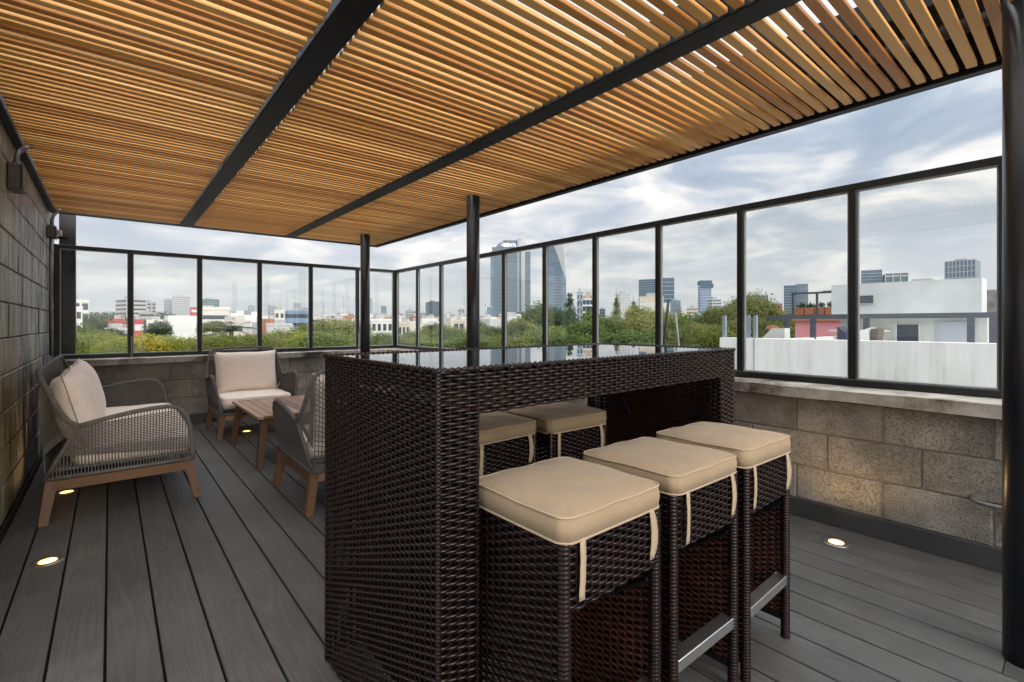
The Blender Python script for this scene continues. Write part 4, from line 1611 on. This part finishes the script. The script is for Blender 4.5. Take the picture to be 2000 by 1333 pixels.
# second tower: dark glass with a raking concrete edge
D2 = 1250.0
k2 = D2 / FPX
c = spot(1087, D2)
tw2 = thing('skyscraper', 'dark blue glass tower with a raking concrete edge right of the logo tower', 'skyscraper', (c.x, c.y, GZ), -YAW)
def w2(py):
    return hgt(py, D2) - GZ
MB().hexa([(-17 * k2, 0, 0), (19 * k2, 0, 0), (19 * k2, 34, 0), (-17 * k2, 34, 0)],
          [(-17 * k2, 0, w2(538)), (18.5 * k2, 0, w2(538)), (18.5 * k2, 34, w2(538)), (-17 * k2, 34, w2(538))]).build('shaft', BLUEG, tw2)
MB().hexa([(-17 * k2, 0, w2(538)), (18.5 * k2, 0, w2(538)), (18.5 * k2, 34, w2(538)), (-17 * k2, 34, w2(538))],
          [(-17 * k2, 3, w2(472)), (-6 * k2, 3, w2(472)), (-6 * k2, 30, w2(472)), (-17 * k2, 30, w2(472))]).build('upper_shaft', BLUEG, tw2)
MB().hexa([(17.5 * k2, -1, w2(545)), (18.8 * k2, -1, w2(545)), (18.8 * k2, 35, w2(545)), (17.5 * k2, 35, w2(545))],
          [(-9 * k2, 1, w2(468)), (12 * k2, 1, w2(468)), (12 * k2, 33, w2(468)), (-9 * k2, 33, w2(468))]).build('raking_wall', GREY, tw2)
m = MB()
for k in range(10, 36):
    z = w2(538) * k / 36
    m.box(-17.3 * k2, 19.2 * k2, -.4, 34.4, z, z + .9)
m.build('floor_slabs', SLAB, tw2)['kind'] = 'stuff'

building(1127, 1138, 574, 230, 'narrow white and blue flats between the dark conifers', WHITE, 'balcony', BLUEG, 3.2, 10, 0, nx=2, trim=BLUEW)
building(1137, 1160, 586, 240, 'blue apartment block with balconies beside the dark conifers', BLUEW, 'balcony', DARKG, 3.2, 12, 0, nx=3, trim=WHITE)
building(1137, 1163, 580, 262, 'orange penthouse storey above the blue apartment block', ORANGE, 'bands', DARKG, 3.2, 10)
building(1171, 1182, 604, 700, 'small dark tower right of the blue apartments', DARKG, 'slabs', None, 3.6, 16, trim=BLUEW)
building(1208, 1233, 574, 620, 'plain concrete tower with a roof box in the middle window', PALE, 'grid', GREY, 3.6, 18, 18)
t, H_, hw, dp = building(1244, 1290, 546, 800, 'broad blue glass office with curved top left of the leaning rods', BLUEG, 'slabs', None, 3.6, 30, -14, roof=False)
building(1284, 1319, 543, 815, 'taller smooth glass half of the broad blue office', BLUEG, 'slabs', None, 7.0, 30, 10, roof=False)
building(1249, 1296, 581, 330, 'cream modernist slab with roof aerials below the broad blue office', CREAM, 'none', None, 3.4, 14, 0)
building(1251, 1308, 594, 300, 'finned concrete offices under the cream slab', PALE, 'fins', None, 3.4, 14, 0, nx=22, trim=WHITE, roof=False)
building(1312, 1330, 588, 700, 'blue-grey faceted tower right of the broad blue office', BLUEW, 'fins', None, 3.6, 18, 12, nx=5, trim=SLAB)
building(1341, 1362, 602, 520, 'cream block with a colonnaded top in the gap of sky', CREAM, 'grid', DARKG, 3.4, 16, 0, nx=8)
t, H_, hw, dp = building(1367, 1391, 553, 640, 'slender slate tower with a wider head', BLUEW, 'slabs', None, 3.5, 18, 12, roof=False, trim=PALE)
MB().box(-hw * 1.08, hw * 1.08, -1, dp + 1, H_ - 1, H_ + 3.2).build('head', BLUEG, t)
MB().box(-hw * .9, hw * 1.35, -1.5, dp * .6, H_ - 6.5, H_ - 1.0).build('overhang', BLUEG, t)
building(1389, 1411, 585, 600, 'banded pale office curving right of the slender slate tower', PALE, 'bands', BLUEG, 3.6, 18, 20)
building(1362, 1400, 614, 380, 'low pale green roof between the trees', bmat('green_roof', (.33, .42, .36), .8), 'none', None, 3.4, 14)
building(1460, 1504, 578, 720, 'stepped blue-grey office behind the big right tree', BLUEW, 'grid', DARKG, 3.6, 24, 14)
building(1507, 1528, 594, 560, 'small office with red lower storeys right of the big tree', RED, 'slabs', None, 3.6, 16, 0, trim=BLUEW)
building(1531, 1556, 558, 640, 'dark half of the blue twin-slab tower', BLUEG, 'slabs', None, 3.6, 20, 0, roof=False)
building(1554, 1578, 555, 650, 'pale half of the blue twin-slab tower', bmat('pale_glass', (.16, .22, .27), .15), 'fins', None, 3.6, 20, 0, nx=5, trim=SLAB, roof=False)
building(1682, 1723, 528, 560, 'dark blue glass office above the neighbouring white house', BLUEG, 'slabs', None, 3.6, 22, 0, roof=False)
building(1727, 1776, 534, 540, 'teal glass office with white frame above the neighbouring white house', TEALG, 'fins', None, 3.6, 22, 8, nx=3, trim=PALE, roof=False)
building(1842, 1909, 510, 620, 'ribbed grey-blue tower at the right above the white house', BLUEG, 'fins', None, 3.6, 30, -10, nx=8, trim=SLAB, roof=True)

# ---- far-off mass of the city
cm = MB()
fr = random.Random(5)
V, F, mi = [], [], []
for k in range(1500):
    d = 640 * math.exp(fr.uniform(0, 1.9))
    px = fr.uniform(-500, 2600)
    yt = fr.gauss(625, 5)
    if fr.random() < .08:
        yt -= fr.uniform(4, 14)
    zt = min(hgt(max(yt, 600), d), 45 + fr.uniform(-8, 8))
    q = spot(px, d)
    w_, p_ = fr.uniform(8, 26), fr.uniform(8, 22)
    cm.box(q.x - w_ / 2, q.x + w_ / 2, q.y - p_ / 2, q.y + p_ / 2, GZ, max(zt, GZ + 4))
    mi += [fr.choice((0, 0, 1, 1, 2, 3, 4))] * 6
for k in range(260):
    d = fr.uniform(260, 660)
    px = fr.uniform(430, 1010)
    zt = hgt(fr.uniform(616, 636), d)
    q = spot(px, d)
    w_, p_ = fr.uniform(7, 18), fr.uniform(7, 14)
    c_ = fr.choice((0, 0, 1, 1, 2, 3, 4))
    cm.box(q.x - w_ / 2, q.x + w_ / 2, q.y - p_ / 2, q.y + p_ / 2, GZ, zt)
    cm.box(q.x - w_ * .2, q.x + w_ * .15, q.y - p_ * .2, q.y + p_ * .2, zt, zt + fr.uniform(.8, 2.4))
    mi += [c_] * 6 + [fr.choice((0, 1, 3))] * 6
fcit = cm.build('far_city', [PALE, WHITE, CREAM, GREY, TERRA])
fcit.data.polygons.foreach_set('material_index', np.array(mi, dtype=np.int32))
fcit['kind'] = 'stuff'
fcit['label'] = 'hazy mass of low roofs stretching to the hills'
fcit['category'] = 'buildings'

# ================================================================== trees
def m_leaf(name, c0, c1, c2):
    m, t, p, N, L = material(name)
    g_ = N('ShaderNodeNewGeometry')
    n1 = noise(N, L, g_.outputs['Position'], 0.55, 4, 0.6)
    n2 = noise(N, L, g_.outputs['Position'], 5.0, 2, 0.6)
    ma = N('ShaderNodeMath')
    ma.operation = 'MULTIPLY_ADD'
    ma.inputs[1].default_value = 0.45
    L(n2, ma.inputs[0])
    mb = N('ShaderNodeMath')
    mb.operation = 'MULTIPLY_ADD'
    mb.inputs[1].default_value = 0.9
    mb.inputs[2].default_value = -0.18
    L(n1, mb.inputs[0])
    L(mb.outputs[0], ma.inputs[2])
    r = ramp_node(N, [(0.3, c0), (0.5, c1), (0.72, c2)])
    oi = N('ShaderNodeObjectInfo')
    tv = N('ShaderNodeMath')
    tv.operation = 'MULTIPLY_ADD'
    tv.inputs[1].default_value = 0.40
    L(oi.outputs['Random'], tv.inputs[0])
    sb = N('ShaderNodeMath')
    sb.operation = 'SUBTRACT'
    sb.inputs[1].default_value = 0.18
    L(ma.outputs[0], sb.inputs[0])
    L(sb.outputs[0], tv.inputs[2])
    L(tv.outputs[0], r.inputs[0])
    L(r.outputs[0], p.inputs['Base Color'])
    p.inputs['Roughness'].default_value = 0.6
    p.inputs['Specular IOR Level'].default_value = 0.25
    tr = N('ShaderNodeBsdfTranslucent')
    L(r.outputs[0], tr.inputs[0])
    mx = N('ShaderNodeMixShader')
    mx.inputs[0].default_value = 0.40
    L(p.outputs[0], mx.inputs[1])
    L(tr.outputs[0], mx.inputs[2])
    L(mx.outputs[0], t.nodes['Material Output'].inputs['Surface'])
    return m
LEAF = {'yellow': m_leaf('yellow_green_leaf', (0.12, 0.15, 0.018), (0.23, 0.25, 0.025), (0.38, 0.33, 0.03)),
        'green': m_leaf('green_leaf', (0.06, 0.10, 0.02), (0.12, 0.165, 0.03), (0.20, 0.235, 0.05)),
        'olive': m_leaf('olive_leaf', (0.075, 0.095, 0.025), (0.145, 0.165, 0.045), (0.24, 0.24, 0.07)),
        'dark': m_leaf('dark_leaf', (0.018, 0.04, 0.018), (0.035, 0.065, 0.025), (0.06, 0.095, 0.035))}
BARK = simple('bark', (0.075, 0.06, 0.048), 0.9, 0, 0.3, 3, 0.4, 20)

def crown_mesh(seed, shape, nleaf, leaf):
    """unit crown (radius 1): leaves in clumps spread through lobes"""
    r = np.random.RandomState(seed)
    cl = []
    if shape == 'round':
        nl = 16
        for k in range(nl):
            v = r.normal(size=3)
            v /= np.linalg.norm(v)
            v[2] = abs(v[2]) * 1.0 - 0.25
            cl.append((v * r.uniform(.35, .72) * np.array([1, 1, .75]), r.uniform(.26, .44)))
    elif shape == 'cone':
        for k in range(34):
            z = r.uniform(0, 1) ** 1.3
            a = r.uniform(0, 6.28)
            rr = (1 - z) ** .8 * .62 * r.uniform(.5, 1.1)
            cl.append((np.array([math.cos(a) * rr, math.sin(a) * rr, -2.0 + 3.4 * z]), .17 + .24 * (1 - z) * r.uniform(.6, 1.2)))
    C_ = np.array([c for c, _ in cl])
    Rr = np.array([q for _, q in cl])
    w_ = Rr ** 2
    which = r.choice(len(cl), nleaf, p=w_ / w_.sum())
    dirs = r.normal(size=(nleaf, 3))
    dirs /= np.linalg.norm(dirs, axis=1)[:, None]
    rad = Rr[which] * np.clip(r.normal(.86, .2, nleaf), .2, 1.22)
    # twig clumps make the outline ragged
    cz = r.normal(size=(260, 3))
    cz /= np.linalg.norm(cz, axis=1)[:, None]
    dd = dirs @ cz.T
    near = dd.argmax(1)
    dirs = dirs * .55 + cz[near] * .45
    P_ = C_[which] + dirs * rad[:, None]
    nrm = dirs + r.normal(scale=.55, size=(nleaf, 3)) + np.array([0, 0, .35])
    nrm /= np.linalg.norm(nrm, axis=1)[:, None]
    t1 = np.cross(nrm, r.normal(size=(nleaf, 3)))
    t1 /= np.linalg.norm(t1, axis=1)[:, None]
    t2 = np.cross(nrm, t1)
    s1 = leaf * r.uniform(.6, 1.4, nleaf)[:, None]
    s2 = s1 * .55
    V = np.stack([P_ - t1 * s1, P_ + t2 * s2, P_ + t1 * s1, P_ - t2 * s2], 1).reshape(-1, 3)
    lat = np.percentile(np.hypot(V[:, 0], V[:, 1]), 97)
    V[:, :2] /= lat
    V[:, 2] -= np.percentile(V[:, 2], 99.3)
    C_ = C_.copy()
    C_[:, :2] /= lat
    F = np.arange(nleaf * 4).reshape(-1, 4)
    return np_mesh('crown', V, F, LEAF['green'], False), C_

CR = [crown_mesh(100 + k, 'round', 15000, .031) for k in range(5)]
CRF = [crown_mesh(120 + k, 'round', 7000, .046) for k in range(2)]
CC = [crown_mesh(140 + k, 'cone', 5500, .045) for k in range(2)]
def trunk_mesh(cs, seed):
    """trunk from z=-1 (ground) in a unit where the crown centre is 0 -> scaled apart"""
    m = MB()
    r = random.Random(seed)
    m.tube([(0, 0, -3.2), (.03, .02, -2), (0, .03, -1.0), (.04, 0, -.3)], [.10, .08, .07, .05], 8)
    for c in list(cs)[:7]:
        m.tube([(.02, .01, -.9 + r.uniform(0, .4)), (c[0] * .5, c[1] * .5, c[2] * .5 - .25), (c[0] * .9, c[1] * .9, c[2] * .9)], [.045, .03, .012], 5)
    return m.mesh('trunk', BARK, True)
TRK = {id(c): trunk_mesh(c[1], k) for k, c in enumerate(CR + CRF + CC)}
tr_rng = random.Random(21)
def tree(px, ytop, d, wpx, kind, label, src=None, flat=.85, grp='street trees below the terrace', cone=False):
    rad = wpx / 2 / FPX * d
    c = spot(px, d)
    ztop = hgt(ytop, d)
    src = src or (tr_rng.choice(CC) if cone else tr_rng.choice(CR if d < 70 else CRF))
    if not cone:
        rad *= 1.2
    sz = rad * (1.0 if cone else (flat * 1.15 if d < 55 else 1.7))
    t = thing('conifer' if cone else 'leafy_tree', label, 'tree', (c.x, c.y, GZ), tr_rng.uniform(0, 6.28), grp)
    o = obj('crown', src[0], t, (0, 0, ztop - GZ))
    o.scale = (rad, rad, sz)
    o.material_slots[0].link = 'OBJECT'
    o.material_slots[0].material = LEAF[kind]
    zc_ = ztop - sz * (1.6 if cone else .95)
    k = obj('trunk', TRK[id(src)], t, (0, 0, zc_ - GZ))
    k.scale = (rad * .8, rad * .8, max((zc_ - GZ) / 3.2, .5))
    return t
for a in (
    (140, 655, 25, 105, 'yellow', 'yellow-green street tree behind the leftmost far pane'),
    (185, 650, 33, 80, 'yellow', 'yellow-green tree top just right of the leftmost one'),
    (212, 643, 42, 52, 'dark', 'small dark round tree before the long low house'),
    (232, 660, 24, 70, 'yellow', 'low yellow-green tree left of the first inner mullion'),
    (160, 637, 60, 70, 'green', 'green tree at the foot of the left apartment block'),
    (285, 656, 25, 90, 'yellow', 'yellow-green tree right of the first inner mullion'),
    (345, 658, 26, 90, 'yellow', 'yellow-green tree below the blank white gable wall'),
    (311, 629, 85, 40, 'dark', 'dark bluish tree left of the blank white gable wall'),
    (410, 655, 25, 85, 'yellow', 'bright green tree right of the second inner mullion'),
    (470, 656, 26, 90, 'yellow', 'bright yellow tree under the palm'),
    (414, 628, 48, 40, 'green', 'mid green tree left of the palm'),
    (510, 655, 27, 70, 'olive', 'olive tree behind the third inner mullion'),
    (557, 645, 30, 95, 'green', 'green tree behind the fourth far pane'),
    (612, 632, 36, 75, 'olive', 'olive tree behind the fourth inner mullion'),
    (662, 624, 38, 95, 'olive', 'large olive tree filling the fifth far pane'),
    (640, 650, 26, 110, 'green', 'low green tree in front of the large olive tree'),
    (735, 652, 30, 80, 'green', 'green tree right of the first post'),
    (775, 660, 27, 70, 'olive', 'low olive tree at the screen corner'),
    (818, 645, 38, 70, 'olive', 'olive tree right of the screen corner'),
    (850, 634, 50, 50, 'olive', 'loose olive tree below the dark blue office tower'),
    (880, 640, 40, 70, 'olive', 'olive tree left of the second post'),
    (905, 655, 29, 90, 'green', 'low green tree behind the second post'),
    (960, 640, 36, 85, 'green', 'green tree right of the second post'),
    (1010, 632, 40, 80, 'olive', 'olive tree below the tall logo tower'),
    (1048, 594, 95, 62, 'green', 'tall rounded green tree between the two skyscrapers'),
    (1060, 640, 33, 90, 'green', 'green tree below the dark blue glass tower'),
    (1098, 604, 100, 60, 'dark', 'dark broad tree beneath the dark blue glass tower'),
    (1130, 630, 42, 90, 'green', 'green tree left of the middle mullion'),
    (1185, 625, 45, 80, 'green', 'green tree right of the middle mullion'),
    (1240, 618, 52, 90, 'olive', 'olive tree under the concrete tower'),
    (1280, 608, 58, 70, 'olive', 'olive tree behind the leaning rods'),
    (1325, 628, 44, 90, 'green', 'green tree right of the leaning rods'),
    (1365, 634, 40, 80, 'olive', 'olive tree below the slender slate tower'),
    (1352, 617, 75, 70, 'green', 'round green tree below the gap of sky'),
    (1410, 600, 50, 95, 'olive', 'olive tree left of the big right tree'),
    (1462, 578, 52, 125, 'olive', 'biggest olive tree on the right behind a thick mullion'),
    (1530, 612, 56, 80, 'green', 'green tree left of the neighbouring terrace house'),
    (1400, 640, 34, 90, 'yellow', 'bright green tree by the end of the neighbouring white wall'),
    (1215, 650, 30, 150, 'green', 'low green tree nearest behind the middle right panes'),
    (1105, 655, 28, 130, 'green', 'low green tree nearest below the dark blue glass tower'),
    (990, 660, 28, 110, 'olive', 'low olive tree nearest below the tall logo tower'),
    (820, 660, 28, 100, 'green', 'low green tree nearest right of the screen corner'),
    (1165, 612, 75, 70, 'green', 'mid green tree behind the middle mullion'),
    (1255, 600, 90, 60, 'olive', 'olive tree at the foot of the cream slab'),
    (1310, 612, 80, 70, 'olive', 'olive tree below the faceted tower'),
    (1020, 624, 70, 60, 'olive', 'olive tree before the low white offices'),
    (940, 630, 65, 50, 'olive', 'olive tree close beside the second post'),
    (865, 645, 33, 80, 'green', 'green tree below the dark blue office tower'),
    (195, 622, 140, 60, 'dark', 'bluish tree between the apartment block and the red house'),
    (235, 618, 200, 50, 'dark', 'bluish tree behind the red house'),
    (595, 650, 28, 80, 'yellow', 'yellow-green tree left of the large olive tree'),
    (1300, 645, 34, 110, 'olive', 'low olive tree nearest below the leaning rods'),
    (1460, 625, 40, 90, 'olive', 'olive tree under the biggest right tree')):
    tree(*a)
tree(1112, 575, 115, 46, 'dark', 'dark conifer left of the blue apartments', cone=True)
tree(1150, 600, 120, 38, 'dark', 'dark conifer in front of the blue apartments', cone=True)
tree(1204, 584, 100, 30, 'green', 'left of two pointed green trees by the concrete tower', cone=True)
tree(1237, 591, 100, 34, 'green', 'right of two pointed green trees by the concrete tower', cone=True)

# palm
c = spot(452, 40)
pt_ = thing('palm_tree', 'dark green palm crown above the yellow trees', 'tree', (c.x, c.y, GZ))
zt = hgt(648, 40) - GZ
MB().tube([(0, 0, 0), (.1, 0, zt * .5), (0, .05, zt)], [.25, .2, .17], 8).build('trunk', BARK, pt_, True)
m = MB()
r = random.Random(3)
for k in range(26):
    az = r.uniform(0, 6.28)
    up = r.uniform(.1, 1.2)
    pts = []
    for q in range(7):
        f = q / 6
        rr = 1.75 * f
        pts.append(Vector((math.cos(az) * rr * math.cos(up * (1 - f * .5)), math.sin(az) * rr * math.cos(up * (1 - f * .5)), zt + rr * math.sin(up) - .55 * f * f * 1.3)))
    sd_ = Vector((-math.sin(az), math.cos(az), 0))
    for q in range(1, 7):
        for s in (-1, 1):
            b = pts[q]
            tip = b + sd_ * s * (.42 * (1 - abs(q - 3) / 6)) + (pts[q] - pts[q - 1]) * .9 + Vector((0, 0, -.12))
            m.add([b, b + (pts[q] - pts[q - 1]) * .28, tip], [(0, 1, 2)])
    m.tube(pts, .02, 4, False)
m.build('crown', LEAF['dark'], pt_)

# dark wooded slope behind the left houses
V, F = [], []
wr = np.random.RandomState(8)
n = 26000
d = wr.uniform(300, 560, n)
px = np.where(wr.rand(n) < .6, wr.uniform(165, 320, n), wr.uniform(320, 720, n))
zt = np.where(px < 345, wr.uniform(-.2, 1, n) * (d - 270) / 290 * 17 - 3, wr.uniform(-1, 1, n) * (d - 250) / 310 * 8)
lx = (px - 1000) / FPX * d
X_ = FW.x * d + RT.x * lx
Y_ = FW.y * d + RT.y * lx
Pn = np.stack([X_, Y_, zt + 2.0 * np.sin(X_ * .35) * np.cos(Y_ * .3)], 1)
nr = wr.normal(size=(n, 3)) + np.array([0, 0, .8])
nr /= np.linalg.norm(nr, axis=1)[:, None]
t1 = np.cross(nr, wr.normal(size=(n, 3)))
t1 /= np.linalg.norm(t1, axis=1)[:, None]
t2 = np.cross(nr, t1)
s_ = wr.uniform(.7, 1.7, n)[:, None]
V = np.stack([Pn - t1 * s_, Pn + t2 * s_ * .7, Pn + t1 * s_, Pn - t2 * s_ * .7], 1).reshape(-1, 3)
wd_ = obj('woodland', np_mesh('woodland', V, np.arange(n * 4).reshape(-1, 4), LEAF['dark'], False), kind='stuff')
wd_['label'] = 'dark wooded slope behind the red and white houses'
wd_['category'] = 'wood'

# ================================================================== neighbouring roof terrace
def m_stained():
    m, t, p, N, L = material('stained_white_wall')
    g_ = N('ShaderNodeNewGeometry')
    mp = N('ShaderNodeMapping')
    mp.inputs['Scale'].default_value = (1, 2.6, .16)
    L(g_.outputs['Position'], mp.inputs[0])
    n1 = noise(N, L, mp.outputs[0], 2.4, 5, .65)
    n2 = noise(N, L, g_.outputs['Position'], .8, 5, .6)
    r1 = ramp_node(N, [(.35, (.52, .49, .43)), (.45, (.73, .72, .705)), (.60, (.83, .825, .82))])
    k = N('ShaderNodeMath')
    k.operation = 'MULTIPLY_ADD'
    k.inputs[1].default_value = .4
    L(n2, k.inputs[0])
    k2_ = N('ShaderNodeMath')
    k2_.operation = 'MULTIPLY'
    k2_.inputs[1].default_value = .62
    L(n1, k2_.inputs[0])
    L(k2_.outputs[0], k.inputs[2])
    L(k.outputs[0], r1.inputs[0])
    L(r1.outputs[0], p.inputs['Base Color'])
    p.inputs['Roughness'].default_value = .9
    return m
STW = m_stained()
HOUSE = bmat('house_render', (.42, .425, .40), .9, 0, .25, 1.3)
NSTEEL = bmat('slate_steel', (.045, .052, .068), .5)
FL = -0.35
nb = thing('neighbour_building', 'neighbouring building with a long stained white parapet outside the right panes', 'building', (9, 0, GZ))
def nbx(name, x0, x1, y0, y1, z0, z1, mat, parent=nb):
    return under(MB().box(x0, x1, y0, y1, z0, z1).build(name, mat), parent)
nbx('body', 9.2, 21, -9, 4.4, GZ, FL, STW)
nbx('terrace_parapet', 9.0, 9.2, -9, 4.6, GZ, 0.94, STW)
nbx('end_parapet', 9.2, 21, 4.4, 4.6, GZ, 0.86, STW)
nbx('coping_joint', 8.985, 8.9999, 3.95, 3.965, -3, 0.945, GREY)
for k, yy in enumerate((4.55, 4.10, 3.97)):
    nbx('rail_post', 9.06, 9.12, yy - .028, yy + .028, .9, 1.36, bmat('blue_grey_post', (.20, .25, .31), .5))
under(MB().prism([(4.07, FL), (3.67, FL), (3.67, 1.12), (3.89, 1.12), (4.07, .93)], 0, 9.6, 9.85).build('stair_wall', HOUSE), nb)
hs = thing('roof_house', 'white flat-roofed rooftop house under a dark canopy beam', 'house', (15, 3, FL))
nbx('lower_wall', 15.2, 15.8, 1.55, 4.4, FL, 1.36, HOUSE, hs)
nbx('upper_storey', 15.0, 15.8, 1.62, 4.55, 1.361, 2.24, bmat('upper_render', (.46, .475, .475), .9, 0, .2, 1.1), hs)
nbx('window', 14.985, 15.0, 3.62, 4.05, 1.73, 1.93, DARKG, hs)
nbx('rooftop_tank', 15.2, 15.7, 2.5, 2.9, 2.241, 2.30, GREY, hs)
nbx('window_frame', 14.97, 14.984, 3.60, 4.07, 1.71, 1.73, GREY, hs)
nbx('door', 15.16, 15.199, 2.75, 3.17, FL, 1.18, DARKG, hs)
nbx('door_frame', 15.15, 15.199, 3.171, 3.21, FL, 1.22, PALE, hs)
nbx('door_frame', 15.15, 15.199, 2.71, 2.749, FL, 1.22, PALE, hs)
nbx('grey_panel', 15.17, 15.199, 1.72, 2.42, FL, 1.25, bmat('grey_panel', (.34, .36, .40), .7), hs)
nbx('eave', 14.6, 15.199, 3.3, 4.5, 1.0, 1.05, HOUSE, hs)
cn = thing('canopy_frame', 'long dark steel canopy frame on slate posts above the neighbouring parapet', 'canopy', (13.4, 3, FL))
nbx('beam', 13.3, 13.42, 0.2, 5.3, 1.33, 1.43, NSTEEL, cn)
nbx('beam', 12.0, 12.1, 0.2, 5.0, 1.31, 1.38, NSTEEL, cn)
for yy in (5.05, 4.45, 3.35, 1.60, 1.28, .9):
    nbx('post', 13.31, 13.41, yy - .055, yy + .055, FL - .0, 1.33, NSTEEL, cn)
# pink house and planters further back
pk = thing('pink_house', 'pink rendered rooftop house behind the dark canopy posts', 'house', (22, 6.5, GZ))
nbx('wall', 22, 30, 6.2, 8.0, GZ, 1.32, PINK, pk)
nbx('wall', 22, 30, 0.2, 3.0, GZ, 1.27, PINK, pk)
nbx('roof_kerb', 21.9, 30, 6.1, 8.1, 1.321, 1.40, TERRA, pk)
pt2 = thing('planter_terrace', 'terracotta planter boxes under a black frame above the pink house', 'planter', (24, 7, 1.4))
for k in range(5):
    y0 = 6.75 + k * .40
    nbx('planter', 24, 24.4, y0 + .02, y0 + .38, 1.403, 1.93, TERRA, pt2)
    under(MB().tube([(24.2, y0 + .2, 1.93), (24.22, y0 + .24, 2.2)], .02, 5).build('stem', BARK, pt2), pt2)
    me, _ = crown_mesh(300 + k, 'round', 160, .16)
    o = obj('plant', me, pt2, Vector((24.2, y0 + .2, 2.15)) - Vector(pt2.location))
    o.scale = (.22, .22, .25)
    o.material_slots[0].link = 'OBJECT'
    o.material_slots[0].material = LEAF['dark']
for yy in (6.78, 7.75, 8.72):
    nbx('frame_post', 23.7, 23.78, yy - .04, yy + .04, 1.403, 2.52, NSTEEL, pt2)
nbx('frame_beam', 23.68, 23.8, 6.4, 8.78, 2.52, 2.60, NSTEEL, pt2)
nbx('frame_beam', 25.2, 25.3, 6.2, 8.0, 2.62, 2.72, NSTEEL, pt2)
# furniture on the neighbouring terrace
def sling(name, label, x, y, pts, mat):
    t = thing(name, label, 'deck chair', (x, y, FL))
    under(MB().prism(pts, 0, x, x + .45).build('sling', mat), t)
    for dx in (.0, .43):
        under(MB().tube([(x + dx, pts[0][0], FL), (x + dx, pts[1][0], pts[1][1])], .02, 5).build('frame', NSTEEL, t), t)
sling('deck_chair', 'dark blue sling chair poking above the neighbouring parapet', 12.6, 3.6, [(3.68, .60), (3.70, 1.14), (3.62, 1.05), (3.55, 1.02), (3.51, .60)], bmat('navy_cloth', (.03, .035, .06), .8))
sling('deck_chair', 'white sling chair beside the slate post of the canopy', 12.7, 3.3, [(3.45, .60), (3.43, .98), (3.14, 1.12), (3.12, .60)], WHITE)
sling('deck_chair', 'brown sling chair right of the slate post of the canopy', 12.7, 2.9, [(3.08, .60), (3.09, 1.10), (2.97, 1.10), (3.03, .60)], bmat('brown_cloth', (.10, .075, .06), .8))
# dry orange plant
dp_ = thing('dry_plant', 'dry orange tufted plant on the end of the neighbouring parapet', 'plant', (11.2, 4.52, FL))
me, _ = crown_mesh(401, 'round', 500, .13)
o = obj('crown', me, dp_, (0, 0, 1.17 - FL))
o.scale = (.13, .13, .10)
o.material_slots[0].link = 'OBJECT'
o.material_slots[0].material = m_leaf('dry_leaf', (.30, .13, .06), (.45, .21, .10), (.55, .32, .18))
MB().tube([(0, 0, 0), (.02, .01, 1.5)], .025, 6).build('stem', BARK, dp_)
# meshed hoarding at the far right
hd = thing('hoarding', 'tall grey-green meshed hoarding at the right edge behind the white house', 'hoarding', (26, 1.5, GZ))
nbx('mesh_sheet', 26, 26.2, 0.2, 2.85, GZ, 2.5, bmat('mesh_sheet', (.16, .18, .165), .9, 0, .5, 3.0), hd)
nbx('top_wire', 26, 26.1, 0.2, 2.85, 2.501, 2.53, PALE, hd)

# ================================================================== air
hm = bpy.data.materials.new('air')
hm.use_nodes = True
ht = hm.node_tree
ht.nodes.clear()
ho = ht.nodes.new('ShaderNodeOutputMaterial')
pv = ht.nodes.new('ShaderNodeVolumePrincipled')
pv.inputs['Color'].default_value = (0.97, 0.97, 0.98, 1)
pv.inputs['Density'].default_value = 0.00011
pv.inputs['Anisotropy'].default_value = 0.55
ht.links.new(pv.outputs[0], ho.inputs['Volume'])
hz_ = MB().box(-15000, 15000, -15000, 15000, GZ - 1, 430).build('haze', hm)
hz_['kind'] = 'stuff'
hz_['label'] = 'pale haze of the city air'
